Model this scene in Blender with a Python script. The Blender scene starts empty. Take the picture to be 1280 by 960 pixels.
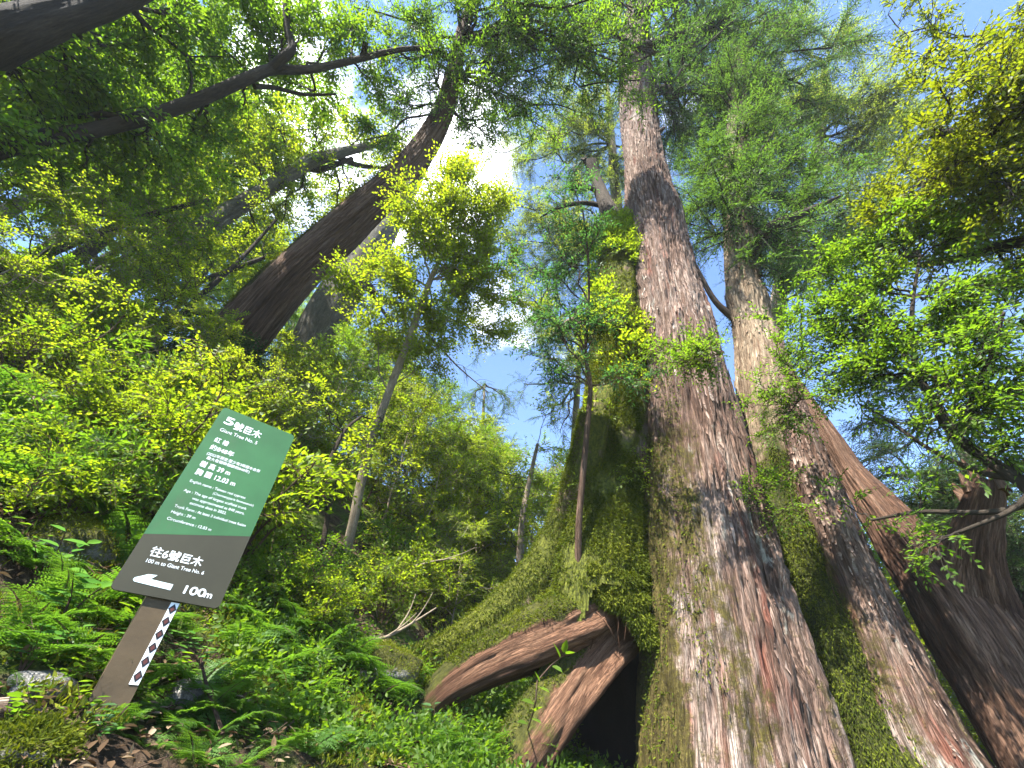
import bpy, math, numpy as np
from mathutils import Vector, Matrix, Euler
rng = np.random.default_rng(5)
S = bpy.context.scene
COL = S.collection
A = np.array

# ------------------------------------------------------------------ camera
FPX, ZX, ZY = 520.0, 690.0, -145.0          # focal length and zenith vanishing point on a 1280 x 960 frame
_dx, _dy = ZX - 640, 480 - ZY
PITCH = math.pi / 2 - math.atan(math.hypot(_dx, _dy) / FPX)
ROLL = math.atan2(_dx, _dy)
CF = A([0, math.cos(PITCH), math.sin(PITCH)])
_R0, _U0 = A([1, 0, 0.]), A([0, -math.sin(PITCH), math.cos(PITCH)])
CR = math.cos(ROLL) * _R0 + math.sin(ROLL) * _U0
CU = -math.sin(ROLL) * _R0 + math.cos(ROLL) * _U0
cam = bpy.data.cameras.new('camera'); cam.sensor_width = 36.0; cam.lens = 36.0 * FPX / 1280
cam.clip_start = 0.05; cam.clip_end = 3000
co = bpy.data.objects.new('camera', cam); COL.objects.link(co)
co.matrix_world = Matrix(((CR[0], CU[0], -CF[0], 0), (CR[1], CU[1], -CF[1], 0), (CR[2], CU[2], -CF[2], 0), (0, 0, 0, 1)))
S.camera = co
# the eye is at the origin; the footpath lies 1.5 m below it

def ray(x, y):
    v = CF + (x - 640) / FPX * CR + (480 - y) / FPX * CU
    return v / np.linalg.norm(v)
def P(x, y, r):          # seen in direction x, y at r metres
    return ray(x, y) * r
def PD(x, y, D):         # seen in direction x, y at D metres measured on the plan
    v = ray(x, y); return v * D / math.hypot(v[0], v[1])

# ------------------------------------------------------------------ noise
def nrm(v):
    return v / np.maximum(np.linalg.norm(v, axis=-1, keepdims=True), 1e-9)
def vnoise(p, seed=0):
    p = np.asarray(p, float); i = np.floor(p).astype(np.int64); f = p - i; f = f * f * (3 - 2 * f)
    def hsh(a, b, c):
        n = (a * 73856093) ^ (b * 19349663) ^ (c * 83492791) ^ (seed * 2654435761)
        n = n & 0xffffffff; n = ((n ^ (n >> 15)) * 2246822519) & 0xffffffff; n = ((n ^ (n >> 13)) * 3266489917) & 0xffffffff
        return ((n ^ (n >> 16)) & 0xffffff) / float(0xffffff)
    r = 0
    for a in (0, 1):
        for b in (0, 1):
            for c in (0, 1):
                wgt = (f[..., 0] if a else 1 - f[..., 0]) * (f[..., 1] if b else 1 - f[..., 1]) * (f[..., 2] if c else 1 - f[..., 2])
                r = r + wgt * hsh(i[..., 0] + a, i[..., 1] + b, i[..., 2] + c)
    return r * 2 - 1
def fbm(p, oct=4, seed=0):
    p = np.asarray(p, float); r = 0; a = 1.0
    for k in range(oct):
        r = r + a * vnoise(p * 2 ** k, seed + k); a *= .5
    return r
def smooth(a, b, x):
    t = np.clip((x - a) / (b - a), 0, 1); return t * t * (3 - 2 * t)
def rsph(n, r=None):
    return nrm((r or rng).normal(size=(n, 3)))

# ------------------------------------------------------------------ terrain height
def H(x, y):
    x = np.asarray(x, float); y = np.asarray(y, float)
    sp = lambda q: np.logaddexp(0, q)
    v = -.82 * x + .57 * y - 2.43
    h = -.04 + .82 * .6 * (sp(v / .6) - math.log(2)) + .2 * -sp(-v / .8) * .8 + .2 * .8 * math.log(2)
    h = h - .40 * 2 * sp((v - 9) / 2)
    h = h - .42 * 4 * sp((v - 36) / 4)
    h = np.where(v < -30, h + .12 * (-v - 30), h)
    z0 = np.zeros_like(x)
    q = np.stack([x, y, z0], -1)
    h = h + .10 * fbm(q * .9, 3, 11) + .05 * fbm(q * 2.7, 3, 17)
    h = h + .5 * fbm(q * .12, 2, 5) * smooth(8, 20, np.hypot(x, y))
    k = smooth(.75, 1.65, y + .12 * x)
    return -1.5 * (1 - k) + h * k + .02 * vnoise(q * 5, 3) * (1 - k)

# ------------------------------------------------------------------ mesh building
class MB:
    def __init__(s): s.v = []; s.f = []; s.n = 0; s.att = {}
    def add(s, V, F, mat=0, rnd=0., pt=None):
        V = np.asarray(V, np.float32).reshape(-1, 3); F = np.asarray(F, np.int64)
        if not len(F): return
        rnd = np.broadcast_to(np.asarray(rnd, np.float32), (len(F),))
        s.v.append(V); s.f.append((F + s.n, mat, rnd)); s.n += len(V)
        for k, a in (pt or {}).items(): s.att.setdefault(k, []).append((s.n - len(V), np.asarray(a, np.float32)))
    def build(s, name, mats, parent=None, smooth_=True, loc=None):
        me = bpy.data.meshes.new(name)
        V = np.concatenate(s.v) if s.v else np.zeros((0, 3), np.float32)
        org = np.zeros(3) if loc is None else np.asarray(loc, float)
        me.vertices.add(len(V)); me.vertices.foreach_set('co', (V - org).astype(np.float32).ravel())
        tot = sum(f.size for f, _, _ in s.f); npol = sum(len(f) for f, _, _ in s.f)
        me.loops.add(tot); me.polygons.add(npol)
        li = np.concatenate([f.ravel() for f, _, _ in s.f]).astype(np.int32)
        cnt = np.concatenate([np.full(len(f), f.shape[1]) for f, _, _ in s.f])
        st = np.concatenate([[0], np.cumsum(cnt)[:-1]]).astype(np.int32)
        me.loops.foreach_set('vertex_index', li); me.polygons.foreach_set('loop_start', st)
        me.polygons.foreach_set('material_index', np.concatenate([np.full(len(f), m) for f, m, _ in s.f]).astype(np.int32))
        me.polygons.foreach_set('use_smooth', np.full(npol, smooth_))
        a = me.attributes.new('rnd', 'FLOAT', 'FACE'); a.data.foreach_set('value', np.concatenate([r for _, _, r in s.f]).astype(np.float32))
        for k, lst in s.att.items():
            dim = 3 if lst[0][1].ndim == 2 else 1
            buf = np.zeros((len(V), dim), np.float32)
            for o, arr in lst: buf[o:o + len(arr)] = arr.reshape(len(arr), dim)
            at = me.attributes.new(k, 'FLOAT_VECTOR' if dim == 3 else 'FLOAT', 'POINT')
            at.data.foreach_set('vector' if dim == 3 else 'value', buf.ravel())
        me.update(calc_edges=True)
        for m in (mats if isinstance(mats, (list, tuple)) else [mats]): me.materials.append(m)
        o = bpy.data.objects.new(name, me); COL.objects.link(o); o.location = Vector(org)
        if parent is not None:
            o.parent = parent; o.location = Vector(org) - parent.location
        return o

def tag(o, label, cat, group=None, kind=None):
    if label: o['label'] = label
    if cat: o['category'] = cat
    if group: o['group'] = group
    if kind: o['kind'] = kind
    return o
def thing(name, label, cat, loc, group=None):
    o = bpy.data.objects.new(name, None); o.empty_display_size = .2; COL.objects.link(o)
    o.location = Vector([float(c) for c in loc])
    return tag(o, label, cat, group)
def kids(o): return [c for c in bpy.data.objects if c.parent == o]
def dup(o, loc, rz=0., sc=1., label=None, group=None, tilt=(0, 0)):
    r = o.copy(); COL.objects.link(r); r.location = Vector([float(c) for c in loc]); r.rotation_euler = (tilt[0], tilt[1], rz); r.scale = (sc,) * 3
    if label: r['label'] = label
    if group: r['group'] = group
    for c in kids(o):
        d = c.copy(); COL.objects.link(d); d.parent = r
    return r

# ------------------------------------------------------------------ tubes
def catmull(pts, n):
    pts = np.asarray(pts, float); m = len(pts)
    d = np.concatenate([[0], np.cumsum(np.linalg.norm(np.diff(pts[:, :3], axis=0), axis=1))]); d = d / d[-1]
    u = np.linspace(0, 1, n); k = np.clip(np.searchsorted(d, u, side='right') - 1, 0, m - 2)
    f = ((u - d[k]) / np.maximum(d[k + 1] - d[k], 1e-9))[:, None]
    g = lambda i: pts[np.clip(i, 0, m - 1)]
    p0, p1, p2, p3 = g(k - 1), g(k), g(k + 1), g(k + 2)
    p0 = np.where((k == 0)[:, None], 2 * p1 - p2, p0); p3 = np.where((k == m - 2)[:, None], 2 * p2 - p1, p3)
    return .5 * (2 * p1 + (p2 - p0) * f + (2 * p0 - 5 * p1 + 4 * p2 - p3) * f ** 2 + (3 * p1 - p0 - 3 * p2 + p3) * f ** 3)
def frames(C):
    T = nrm(np.gradient(C, axis=0)); ref = A([0, -1., 0]); 
    if abs(T[0] @ ref) > .9: ref = A([1., 0, 0])
    X = np.zeros_like(C); x = ref - T[0] * (ref @ T[0]); X[0] = x / np.linalg.norm(x)
    for i in range(1, len(C)):
        x = X[i - 1] - T[i] * (X[i - 1] @ T[i]); X[i] = x / np.linalg.norm(x)
    return T, X, np.cross(T, X)
def tube(mb, pts, rad, seg=8, rings=None, disp=None, mat=0, cap=True, bk=True, rnd=0., moss=None, resample=True):
    q = np.c_[np.asarray(pts, float), np.asarray(rad, float)]
    rings = rings or len(q)
    c = catmull(q, rings) if resample else q
    C, r = c[:, :3], np.maximum(c[:, 3], .0008)
    T, X, Y = frames(C)
    th = np.linspace(0, 2 * math.pi, seg, endpoint=False)
    n = X[:, None] * np.cos(th)[None, :, None] + Y[:, None] * np.sin(th)[None, :, None]
    s = np.concatenate([[0], np.cumsum(np.linalg.norm(np.diff(C, axis=0), axis=1))])
    TH, SS = np.meshgrid(th, s); RR = np.repeat(r[:, None], seg, 1)
    if disp is not None: RR = RR + disp(TH, SS, RR, C[:, None] + n * RR[..., None])
    V = C[:, None] + n * RR[..., None]
    i = np.arange(rings - 1)[:, None] * seg; j = np.arange(seg)[None]; j2 = (j + 1) % seg
    F = np.stack([i + j, i + j2, i + seg + j2, i + seg + j], -1).reshape(-1, 4)
    pt = {}
    if bk:
        r0 = np.full_like(SS, r.max()) if rings > 2 else RR
        pt['bk'] = np.stack([np.cos(TH) * r0, np.sin(TH) * r0, SS], -1).reshape(-1, 3)
    if moss is not None: pt['moss'] = moss(TH, SS, n, V).reshape(-1)
    mb.add(V.reshape(-1, 3), F, mat, rnd, pt)
    if cap:
        for k, ring, fl in ((0, 0, True), (-1, rings - 1, False)):
            cV = np.vstack([C[k][None], V[ring]]); a = np.arange(seg) + 1; b = (np.arange(seg) + 1) % seg + 1
            tri = np.stack([np.zeros(seg, int), b if fl else a, a if fl else b], -1)
            mb.add(cV, tri, mat, rnd, {'bk': np.repeat(A([[.0, 0, s[k]]]), seg + 1, 0)} if bk else None)
    return V, n, TH, SS
def bark_disp(amp=.05, fl=.08, seed=0, fine=.012, fscale=26, flk=(3, 5, 8)):
    def d(TH, SS, RR, Pw):
        r0 = RR.max(); k_ = np.minimum(1, RR / .38)
        q = np.stack([np.cos(TH) * r0, np.sin(TH) * r0, SS], -1)
        o = 0
        for k, m in enumerate(flk): o = o + math.pow(.6, k) * np.cos(m * TH + 1.7 * k + seed + .8 * vnoise(np.stack([SS * .25, SS * 0 + k, SS * 0], -1), seed))
        o = fl * RR * o * .5
        o = o + k_ * amp * fbm(q * A([2.2, 2.2, .45]), 3, seed + 1)
        if fine:
            a = fbm(q * A([fscale, fscale, 2.0]) + .15 * vnoise(q * 3, seed + 9)[..., None], 3, seed + 3)
            o = o + k_ * fine * (1 - 2.2 * np.abs(a))
        return o
    return d

# ------------------------------------------------------------------ leaves
def leaves(mb, B, D, Nn, L, asp=.4, fold=.2, rnd=0., mat=0, fine=False):
    B = B.reshape(-1, 3); D = nrm(D.reshape(-1, 3)); Nn = nrm(Nn.reshape(-1, 3)); n = len(B)
    L = np.broadcast_to(np.asarray(L, float).reshape(-1), (n,))[:, None]
    Sd = nrm(np.cross(Nn, D)); Nn = np.cross(D, Sd); W = L * asp * .5
    rnd = np.broadcast_to(np.asarray(rnd, float).reshape(-1), (n,))
    tip = B + D * L - Nn * L * .10
    if not fine:
        l = B + D * L * .45 + Sd * W + Nn * W * fold; r = B + D * L * .45 - Sd * W + Nn * W * fold
        V = np.stack([B, l, tip, r], 1); k = np.arange(n)[:, None] * 4
        F = np.concatenate([k + A([[0, 2, 1]]), k + A([[0, 3, 2]])], 0)
        mb.add(V.reshape(-1, 3), F, mat, np.tile(rnd, 2))
    else:
        l1 = B + D * L * .25 + Sd * W * .8 + Nn * W * fold; l2 = B + D * L * .62 + Sd * W * .85 + Nn * (W * fold - L * .03)
        r1 = B + D * L * .25 - Sd * W * .8 + Nn * W * fold; r2 = B + D * L * .62 - Sd * W * .85 + Nn * (W * fold - L * .03)
        V = np.stack([B, l1, l2, tip, r2, r1], 1); k = np.arange(n)[:, None] * 6
        F = np.concatenate([k + A([[0, 3, 2, 1]]), k + A([[0, 5, 4, 3]])], 0)
        mb.add(V.reshape(-1, 3), F, mat, np.tile(rnd, 2))
UP = A([0, 0, 1.])
def sprays(mb, O, D, length, K, L, asp=.4, droop=.25, flat=.65, fold=.2, spread=.85, mat=0, fine=False, bias=0., twig=None, twr=.003):
    N = len(O)
    if not N: return
    D = nrm(D); length = np.broadcast_to(np.asarray(length, float), (N,))
    N0 = nrm(UP * flat + rsph(N) * (1 - flat)); Sd = nrm(np.cross(D, N0)); Nn = np.cross(Sd, D)
    t = ((np.arange(K) + .6) / K)[None, :, None]
    ln = length[:, None, None]
    pos = O[:, None] + D[:, None] * ln * t - UP * droop * ln * t * t
    sg = np.where(np.arange(K) % 2 == 0, 1., -1.)[None, :, None]
    sg = np.where((np.arange(K) == K - 1)[None, :, None], 0., sg)
    R1 = rng.normal(size=(N, K, 3)) * .22
    ld = D[:, None] * (.5 + .3 * t) + Sd[:, None] * sg * spread + R1 - UP * droop * .6
    nn = Nn[:, None] + rng.normal(size=(N, K, 3)) * .35
    Ls = L * (.65 + .6 * rng.random((N, K))) * (1 - .25 * t[..., 0])
    rv = np.clip(.5 * rng.random((N, 1)) + .5 * rng.random((N, K)) + bias, 0, 1)
    leaves(mb, pos, ld, nn, Ls, asp, fold, rv, mat, fine)
    if twig is not None:
        a = O; b = O + D * length[:, None] * .5 - UP * droop * length[:, None] * .25; c = O + D * length[:, None] - UP * droop * length[:, None]
        rods(mb, a, b, twr, twr * .8, twig); rods(mb, b, c, twr * .8, twr * .3, twig)
def rods(mb, a, b, ra, rb, mat):
    n = len(a); d = nrm(b - a); x = nrm(np.cross(d, A([.31, .52, .79]))); y = np.cross(d, x)
    V = np.stack([a + x * ra, a + (-.5 * x + .87 * y) * ra, a + (-.5 * x - .87 * y) * ra, b + x * rb, b + (-.5 * x + .87 * y) * rb, b + (-.5 * x - .87 * y) * rb], 1)
    k = np.arange(n)[:, None] * 6
    F = np.concatenate([k + A([[i, (i + 1) % 3, 3 + (i + 1) % 3, 3 + i]]) for i in range(3)], 0)
    mb.add(V.reshape(-1, 3), F, mat, .5, {'bk': np.tile(A([0, 0, 0.]), (n * 6, 1))})

LEAF = dict(
    broad=dict(K=7, L=.075, asp=.46, droop=.25, flat=.6, sl=.26),
    small=dict(K=9, L=.05, asp=.5, droop=.15, flat=.7, sl=.24),
    lance=dict(K=8, L=.085, asp=.30, droop=.35, flat=.5, sl=.26),
    coni=dict(K=15, L=.075, asp=.20, droop=.45, flat=.55, sl=.34),
    far=dict(K=9, L=.12, asp=.45, droop=.3, flat=.5, sl=.40),
    farc=dict(K=12, L=.14, asp=.22, droop=.45, flat=.5, sl=.5))
def limb(leaf, start, end, r0=.04, r1=.012, nsub=10, sublen=.8, ntw=6, kind='broad', frm=.35, sag=.1, wob=.06, bias=0., size=1., wood=None, twig=1, seg=6, flatten=.6, twr=.003, bare=0., dens=1.):
    """one limb from start to end with side shoots, twigs and leaf sprays; wood goes to `wood` (or into the leaf mesh)"""
    start = np.asarray(start, float); end = np.asarray(end, float); ln = np.linalg.norm(end - start)
    t = np.linspace(0, 1, 7)[:, None]
    c = start + (end - start) * t + UP * (sag * ln * 4 * t * (1 - t)) + rng.normal(size=(7, 3)) * wob * ln * np.sin(t * math.pi)
    tube(wood or leaf, c, np.linspace(r0, r1, 7), seg, 16, mat=0 if wood else twig, cap=False)
    cc = catmull(np.c_[c, np.zeros(7)], 40)[:, :3]; tan = nrm(np.gradient(cc, axis=0))
    k = LEAF[kind]; OO, DD = [], []
    for u in np.linspace(frm, 1, nsub):
        i = min(39, int(u * 39)); sd = rsph(1)[0]; sd[2] *= flatten
        d = tan[i] * .7 + sd * .9; d = d / np.linalg.norm(d)
        l = sublen * (.55 + .6 * rng.random()) * (1.1 - .5 * u)
        p = cc[i]; m = p + d * l * .5 + UP * .06 * l + rng.normal(size=3) * .05 * l; e = p + d * l - UP * .08 * l + rng.normal(size=3) * .08 * l
        rr = max(.004, (r0 + (r1 - r0) * u) * .45)
        tube(leaf, A([p, m, e]), [rr, rr * .65, rr * .3], 4, 5, mat=twig, cap=False)
        if rng.random() < bare: continue
        nt = max(1, int(ntw * dens)); w = rng.random(nt) * .85 + .15
        q = np.where((w < .5)[:, None], p + (m - p) * (w * 2)[:, None], m + (e - m) * (w * 2 - 1)[:, None])
        td = d * .7 + rsph(nt) * A([1, 1, .7]) * .8
        OO.append(q); DD.append(td)
    if OO:
        sprays(leaf, np.concatenate(OO), np.concatenate(DD), k['sl'] * size * (.7 + .6 * rng.random(sum(map(len, OO)))), k['K'], k['L'] * size, k['asp'], k['droop'], k['flat'], mat=0, bias=bias, twig=twig, twr=twr)
    return cc
def blob(leaf, c, R, n, kind='far', bias=0., size=1., flat=(1, 1, .7), twig=None, twr=.004):
    """leaf sprays filling a rounded clump of radius R around c, thicker at its rim"""
    d = rsph(n); rr = R * rng.random(n)[:, None] ** .45; o = np.asarray(c) + d * rr * A(flat); k = LEAF[kind]
    sprays(leaf, o, nrm(d + rsph(n) * .8), k['sl'] * size * (.7 + .6 * rng.random(n)), k['K'], k['L'] * size, k['asp'], k['droop'], k['flat'], bias=bias, twig=twig, twr=twr)

# ------------------------------------------------------------------ materials
def mat(name):
    m = bpy.data.materials.new(name); m.use_nodes = True; nt = m.node_tree; nt.nodes.clear()
    return m, nt, nt.nodes.new('ShaderNodeOutputMaterial')
def nd(nt, typ, **kw):
    n = nt.nodes.new(typ)
    for k, v in kw.items():
        if k.startswith('i_'):
            n.inputs[k[2:].replace('_', ' ')].default_value = v
        else: setattr(n, k, v)
    return n
def ramp(nt, fac, stops):
    r = nt.nodes.new('ShaderNodeValToRGB'); e = r.color_ramp.elements
    while len(e) < len(stops): e.new(.5)
    for el, (p, c) in zip(e, stops): el.position = p; el.color = (*c, 1)
    if fac is not None: nt.links.new(fac, r.inputs[0])
    return r.outputs[0]
def mixc(nt, f, a, b, mode='MIX'):
    m = nt.nodes.new('ShaderNodeMix'); m.data_type = 'RGBA'; m.blend_type = mode
    for s, v in ((0, f), (6, a), (7, b)):
        if isinstance(v, (int, float)): m.inputs[s].default_value = v
        elif isinstance(v, tuple): m.inputs[s].default_value = (*v, 1)
        else: nt.links.new(v, m.inputs[s])
    return m.outputs[2]
def noise(nt, vec, scale, detail=4, rough=.6, sc3=None, dist=0.):
    if sc3 is not None:
        mp = nt.nodes.new('ShaderNodeMapping'); mp.inputs['Scale'].default_value = sc3
        nt.links.new(vec, mp.inputs[0]); vec = mp.outputs[0]
    n = nt.nodes.new('ShaderNodeTexNoise'); n.inputs['Scale'].default_value = scale; n.inputs['Detail'].default_value = detail
    n.inputs['Roughness'].default_value = rough; n.inputs['Distortion'].default_value = dist
    nt.links.new(vec, n.inputs['Vector']); return n.outputs[0]
def attr(nt, name, out):
    a = nt.nodes.new('ShaderNodeAttribute'); a.attribute_name = name; return a.outputs[out]
def sramp(nt, f, a, b):
    m = nt.nodes.new('ShaderNodeMapRange'); m.interpolation_type = 'SMOOTHSTEP'; m.inputs[1].default_value = a; m.inputs[2].default_value = b
    nt.links.new(f, m.inputs[0]); return m.outputs[0]
def math_(nt, op, a, b):
    m = nt.nodes.new('ShaderNodeMath'); m.operation = op
    for i, v in enumerate((a, b)):
        if isinstance(v, (int, float)): m.inputs[i].default_value = v
        else: nt.links.new(v, m.inputs[i])
    return m.outputs[0]

def leaf_mat(name, c0, c1, c2, trans=.5, tc=(1.5, 1.35, .6), rough=.5, spec=.3):
    m, nt, out = mat(name)
    geo = nt.nodes.new('ShaderNodeNewGeometry')
    f = attr(nt, 'rnd', 'Fac')
    n = noise(nt, geo.outputs['Position'], .9, 2)
    f2 = math_(nt, 'ADD', math_(nt, 'MULTIPLY', f, .7), math_(nt, 'MULTIPLY', n, .35))
    c = ramp(nt, f2, [(.12, c0), (.5, c1), (.88, c2)])
    b = nd(nt, 'ShaderNodeBsdfPrincipled'); nt.links.new(c, b.inputs['Base Color']); b.inputs['Roughness'].default_value = rough; b.inputs['Specular IOR Level'].default_value = spec
    t = nd(nt, 'ShaderNodeBsdfTranslucent'); nt.links.new(mixc(nt, 1., c, tc, 'MULTIPLY'), t.inputs[0])
    x = nd(nt, 'ShaderNodeMixShader'); x.inputs[0].default_value = trans
    nt.links.new(b.outputs[0], x.inputs[1]); nt.links.new(t.outputs[0], x.inputs[2]); nt.links.new(x.outputs[0], out.inputs[0])
    return m
LM = dict(
    yellow=leaf_mat('young_leaf', (.05, .09, .008), (.09, .15, .012), (.15, .20, .02), .58, (3.0, 2.6, .8)),
    mid=leaf_mat('green_leaf', (.034, .076, .012), (.065, .128, .016), (.10, .16, .018), .55, (2.6, 2.5, .7)),
    dark=leaf_mat('deep_green_leaf', (.016, .038, .012), (.03, .065, .018), (.055, .10, .022), .42, (1.6, 1.6, .7)),
    blue=leaf_mat('bluish_leaf', (.02, .06, .022), (.04, .10, .035), (.07, .14, .045), .5, (2.2, 2.3, 1.)),
    coni=leaf_mat('conifer_leaf', (.022, .055, .014), (.045, .095, .022), (.08, .14, .03), .48, (2.3, 2.3, .8)),
    pale=leaf_mat('pale_conifer_leaf', (.06, .10, .02), (.10, .15, .03), (.15, .19, .045), .55, (2.5, 2.3, .9)),
    olive=leaf_mat('olive_leaf', (.040, .068, .006), (.075, .105, .010), (.13, .155, .014), .55, (2.5, 2.3, .6)),
    fern=leaf_mat('fern_leaf', (.03, .075, .016), (.055, .125, .022), (.09, .17, .03), .48, (2.4, 2.3, .7)),
    moss=leaf_mat('moss_leaf', (.035, .055, .006), (.095, .12, .010), (.17, .185, .018), .35, (1.7, 1.6, .5), .8, .1),
    litter=leaf_mat('litter_leaf', (.045, .025, .012), (.12, .075, .04), (.26, .20, .13), .2, (1, .9, .7), .7, .15))
def bark_mat(name, stops, sc=(9, 9, .8), bump=.6, patch=None, patch_amt=.5, mossc=((.030, .034, .008), (.085, .085, .014)), red=None, bscale=1., auto=0.):
    m, nt, out = mat(name)
    v = attr(nt, 'bk', 'Vector'); ms = attr(nt, 'moss', 'Fac')
    geo = nt.nodes.new('ShaderNodeNewGeometry')
    f1 = noise(nt, v, 1.6 * bscale, 8, .68, sc, .15); f2 = noise(nt, v, 6 * bscale, 5, .7, (sc[0], sc[1], sc[2] * 1.2))
    big = noise(nt, v, .9, 3, .5, (1.2, 1.2, .5))
    f = math_(nt, 'ADD', math_(nt, 'MULTIPLY', f1, .55), math_(nt, 'MULTIPLY', f2, .35))
    f = math_(nt, 'ADD', f, math_(nt, 'MULTIPLY', math_(nt, 'SUBTRACT', big, .5), .5))
    c = ramp(nt, f, stops)
    f3 = noise(nt, v, 3.2 * bscale, 6, .75, (sc[0] * 2.4, sc[1] * 2.4, sc[2] * 1.6)); crack = sramp(nt, math_(nt, 'ABSOLUTE', math_(nt, 'SUBTRACT', f3, .5), 0), 0., .045)
    c = mixc(nt, math_(nt, 'ADD', math_(nt, 'MULTIPLY', crack, .55), .45), stops[0][1], c)
    if red: c = mixc(nt, math_(nt, 'MULTIPLY', sramp(nt, noise(nt, v, 1.3, 4, .6, (3, 3, .5)), .58, .72), .8), c, red)
    if patch: c = mixc(nt, math_(nt, 'MULTIPLY', sramp(nt, noise(nt, v, 2.2, 6, .7, (2.2, 2.2, .8)), .60, .68), patch_amt), c, patch)
    mn = noise(nt, geo.outputs['Position'], 7, 5, .7)
    mf = sramp(nt, math_(nt, 'ADD', ms, math_(nt, 'MULTIPLY', math_(nt, 'SUBTRACT', mn, .5), 1.0)), .38, .62)
    mc = ramp(nt, noise(nt, geo.outputs['Position'], 28, 4, .7), [(.35, mossc[0]), (.65, mossc[1])])
    c = mixc(nt, mf, c, mc)
    b = nd(nt, 'ShaderNodeBsdfPrincipled'); nt.links.new(c, b.inputs['Base Color']); b.inputs['Roughness'].default_value = .85; b.inputs['Specular IOR Level'].default_value = .2
    bp = nd(nt, 'ShaderNodeBump'); bp.inputs['Strength'].default_value = bump; bp.inputs['Distance'].default_value = .03
    hh = math_(nt, 'ADD', math_(nt, 'ADD', math_(nt, 'ADD', f1, math_(nt, 'MULTIPLY', crack, .35)), math_(nt, 'MULTIPLY', f2, .6)), math_(nt, 'MULTIPLY', noise(nt, geo.outputs['Position'], 60, 3), math_(nt, 'MULTIPLY', mf, .6)))
    nt.links.new(hh, bp.inputs['Height']); nt.links.new(bp.outputs[0], b.inputs['Normal']); nt.links.new(b.outputs[0], out.inputs[0])
    return m
BM = dict(
    giant=bark_mat('cypress_bark', [(.27, (.030, .018, .012)), (.36, (.095, .052, .035)), (.45, (.19, .122, .092)), (.54, (.29, .22, .18)), (.70, (.44, .385, .33))], (8, 8, .55), 1., (.50, .50, .42), .5, red=(.16, .05, .03), mossc=((.05, .036, .012), (.115, .095, .022))),
    tan=bark_mat('pale_cypress_bark', [(.27, (.06, .038, .022)), (.38, (.17, .115, .072)), (.50, (.29, .22, .145)), (.68, (.42, .345, .25))], (7, 7, .6), .8, (.5, .48, .4), .4, red=(.16, .075, .045), mossc=((.022, .028, .006), (.07, .078, .012))),
    mossy=bark_mat('mossy_bark', [(.28, (.03, .018, .012)), (.40, (.12, .075, .05)), (.52, (.30, .22, .16)), (.7, (.46, .38, .28))], (6, 6, .7), .9, (.6, .58, .45), .4, mossc=((.045, .055, .008), (.135, .145, .018))),
    root=bark_mat('bare_root_wood', [(.28, (.035, .016, .009)), (.40, (.10, .047, .026)), (.52, (.19, .10, .058)), (.70, (.30, .185, .115))], (9, 9, .8), .8),
    hollow_shade=bark_mat('shade_black_heartwood', [(.3, (.005, .004, .003)), (.5, (.012, .009, .007)), (.7, (.03, .02, .015))], (5, 5, .8), .8),  # wood blackened so its colour carries the shade inside the hollow
    brown=bark_mat('brown_bark', [(.28, (.035, .020, .013)), (.42, (.12, .072, .048)), (.55, (.24, .16, .115)), (.72, (.36, .27, .20))], (10, 10, .6), 1.),
    dark=bark_mat('dark_bark', [(.3, (.018, .014, .010)), (.5, (.055, .042, .030)), (.7, (.13, .105, .078))], (6, 6, 1.5), .6),
    grey=bark_mat('grey_bark', [(.3, (.05, .045, .035)), (.48, (.14, .125, .10)), (.7, (.33, .31, .26))], (5, 5, 2.), .6, (.45, .46, .38), .6),
    birch=bark_mat('pale_sapling_bark', [(.3, (.10, .075, .05)), (.48, (.26, .21, .15)), (.7, (.45, .40, .32))], (8, 8, 3), .4, (.5, .5, .4), .5),
    stump=bark_mat('red_brown_dead_wood', [(.27, (.030, .014, .009)), (.38, (.10, .050, .030)), (.50, (.20, .115, .075)), (.62, (.30, .21, .15)), (.75, (.45, .38, .30))], (8, 8, .7), 1.),
    dead=bark_mat('weathered_dead_wood', [(.28, (.05, .03, .02)), (.42, (.16, .10, .07)), (.55, (.30, .23, .17)), (.72, (.48, .42, .34))], (8, 8, .6), .8))
def plain(name, c, rough=.5, nz=None, bump=0., dirt=0.):
    m, nt, out = mat(name); b = nd(nt, 'ShaderNodeBsdfPrincipled'); b.inputs['Roughness'].default_value = rough; b.inputs['Specular IOR Level'].default_value = .35
    tc = nt.nodes.new('ShaderNodeTexCoord')
    n = noise(nt, tc.outputs['Object'], nz or 12, 6, .6)
    c2 = tuple(min(1, x * 1.18) for x in c); c1 = tuple(x * .85 for x in c)
    col = ramp(nt, n, [(.35, c1), (.65, c2)])
    if dirt:
        st = sramp(nt, noise(nt, tc.outputs['Object'], 5, 8, .75, (1, 1, .35)), .54, .74); sp = sramp(nt, noise(nt, tc.outputs['Object'], 90, 3, .6), .66, .72)
        col = mixc(nt, math_(nt, 'MULTIPLY', st, dirt), col, (.085, .075, .05)); col = mixc(nt, math_(nt, 'MULTIPLY', sp, dirt * .8), col, (.05, .045, .03))
    nt.links.new(col, b.inputs['Base Color'])
    if bump:
        bp = nd(nt, 'ShaderNodeBump'); bp.inputs['Strength'].default_value = bump; bp.inputs['Distance'].default_value = .01
        nt.links.new(n, bp.inputs['Height']); nt.links.new(bp.outputs[0], b.inputs['Normal'])
    nt.links.new(b.outputs[0], out.inputs[0]); return m

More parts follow.
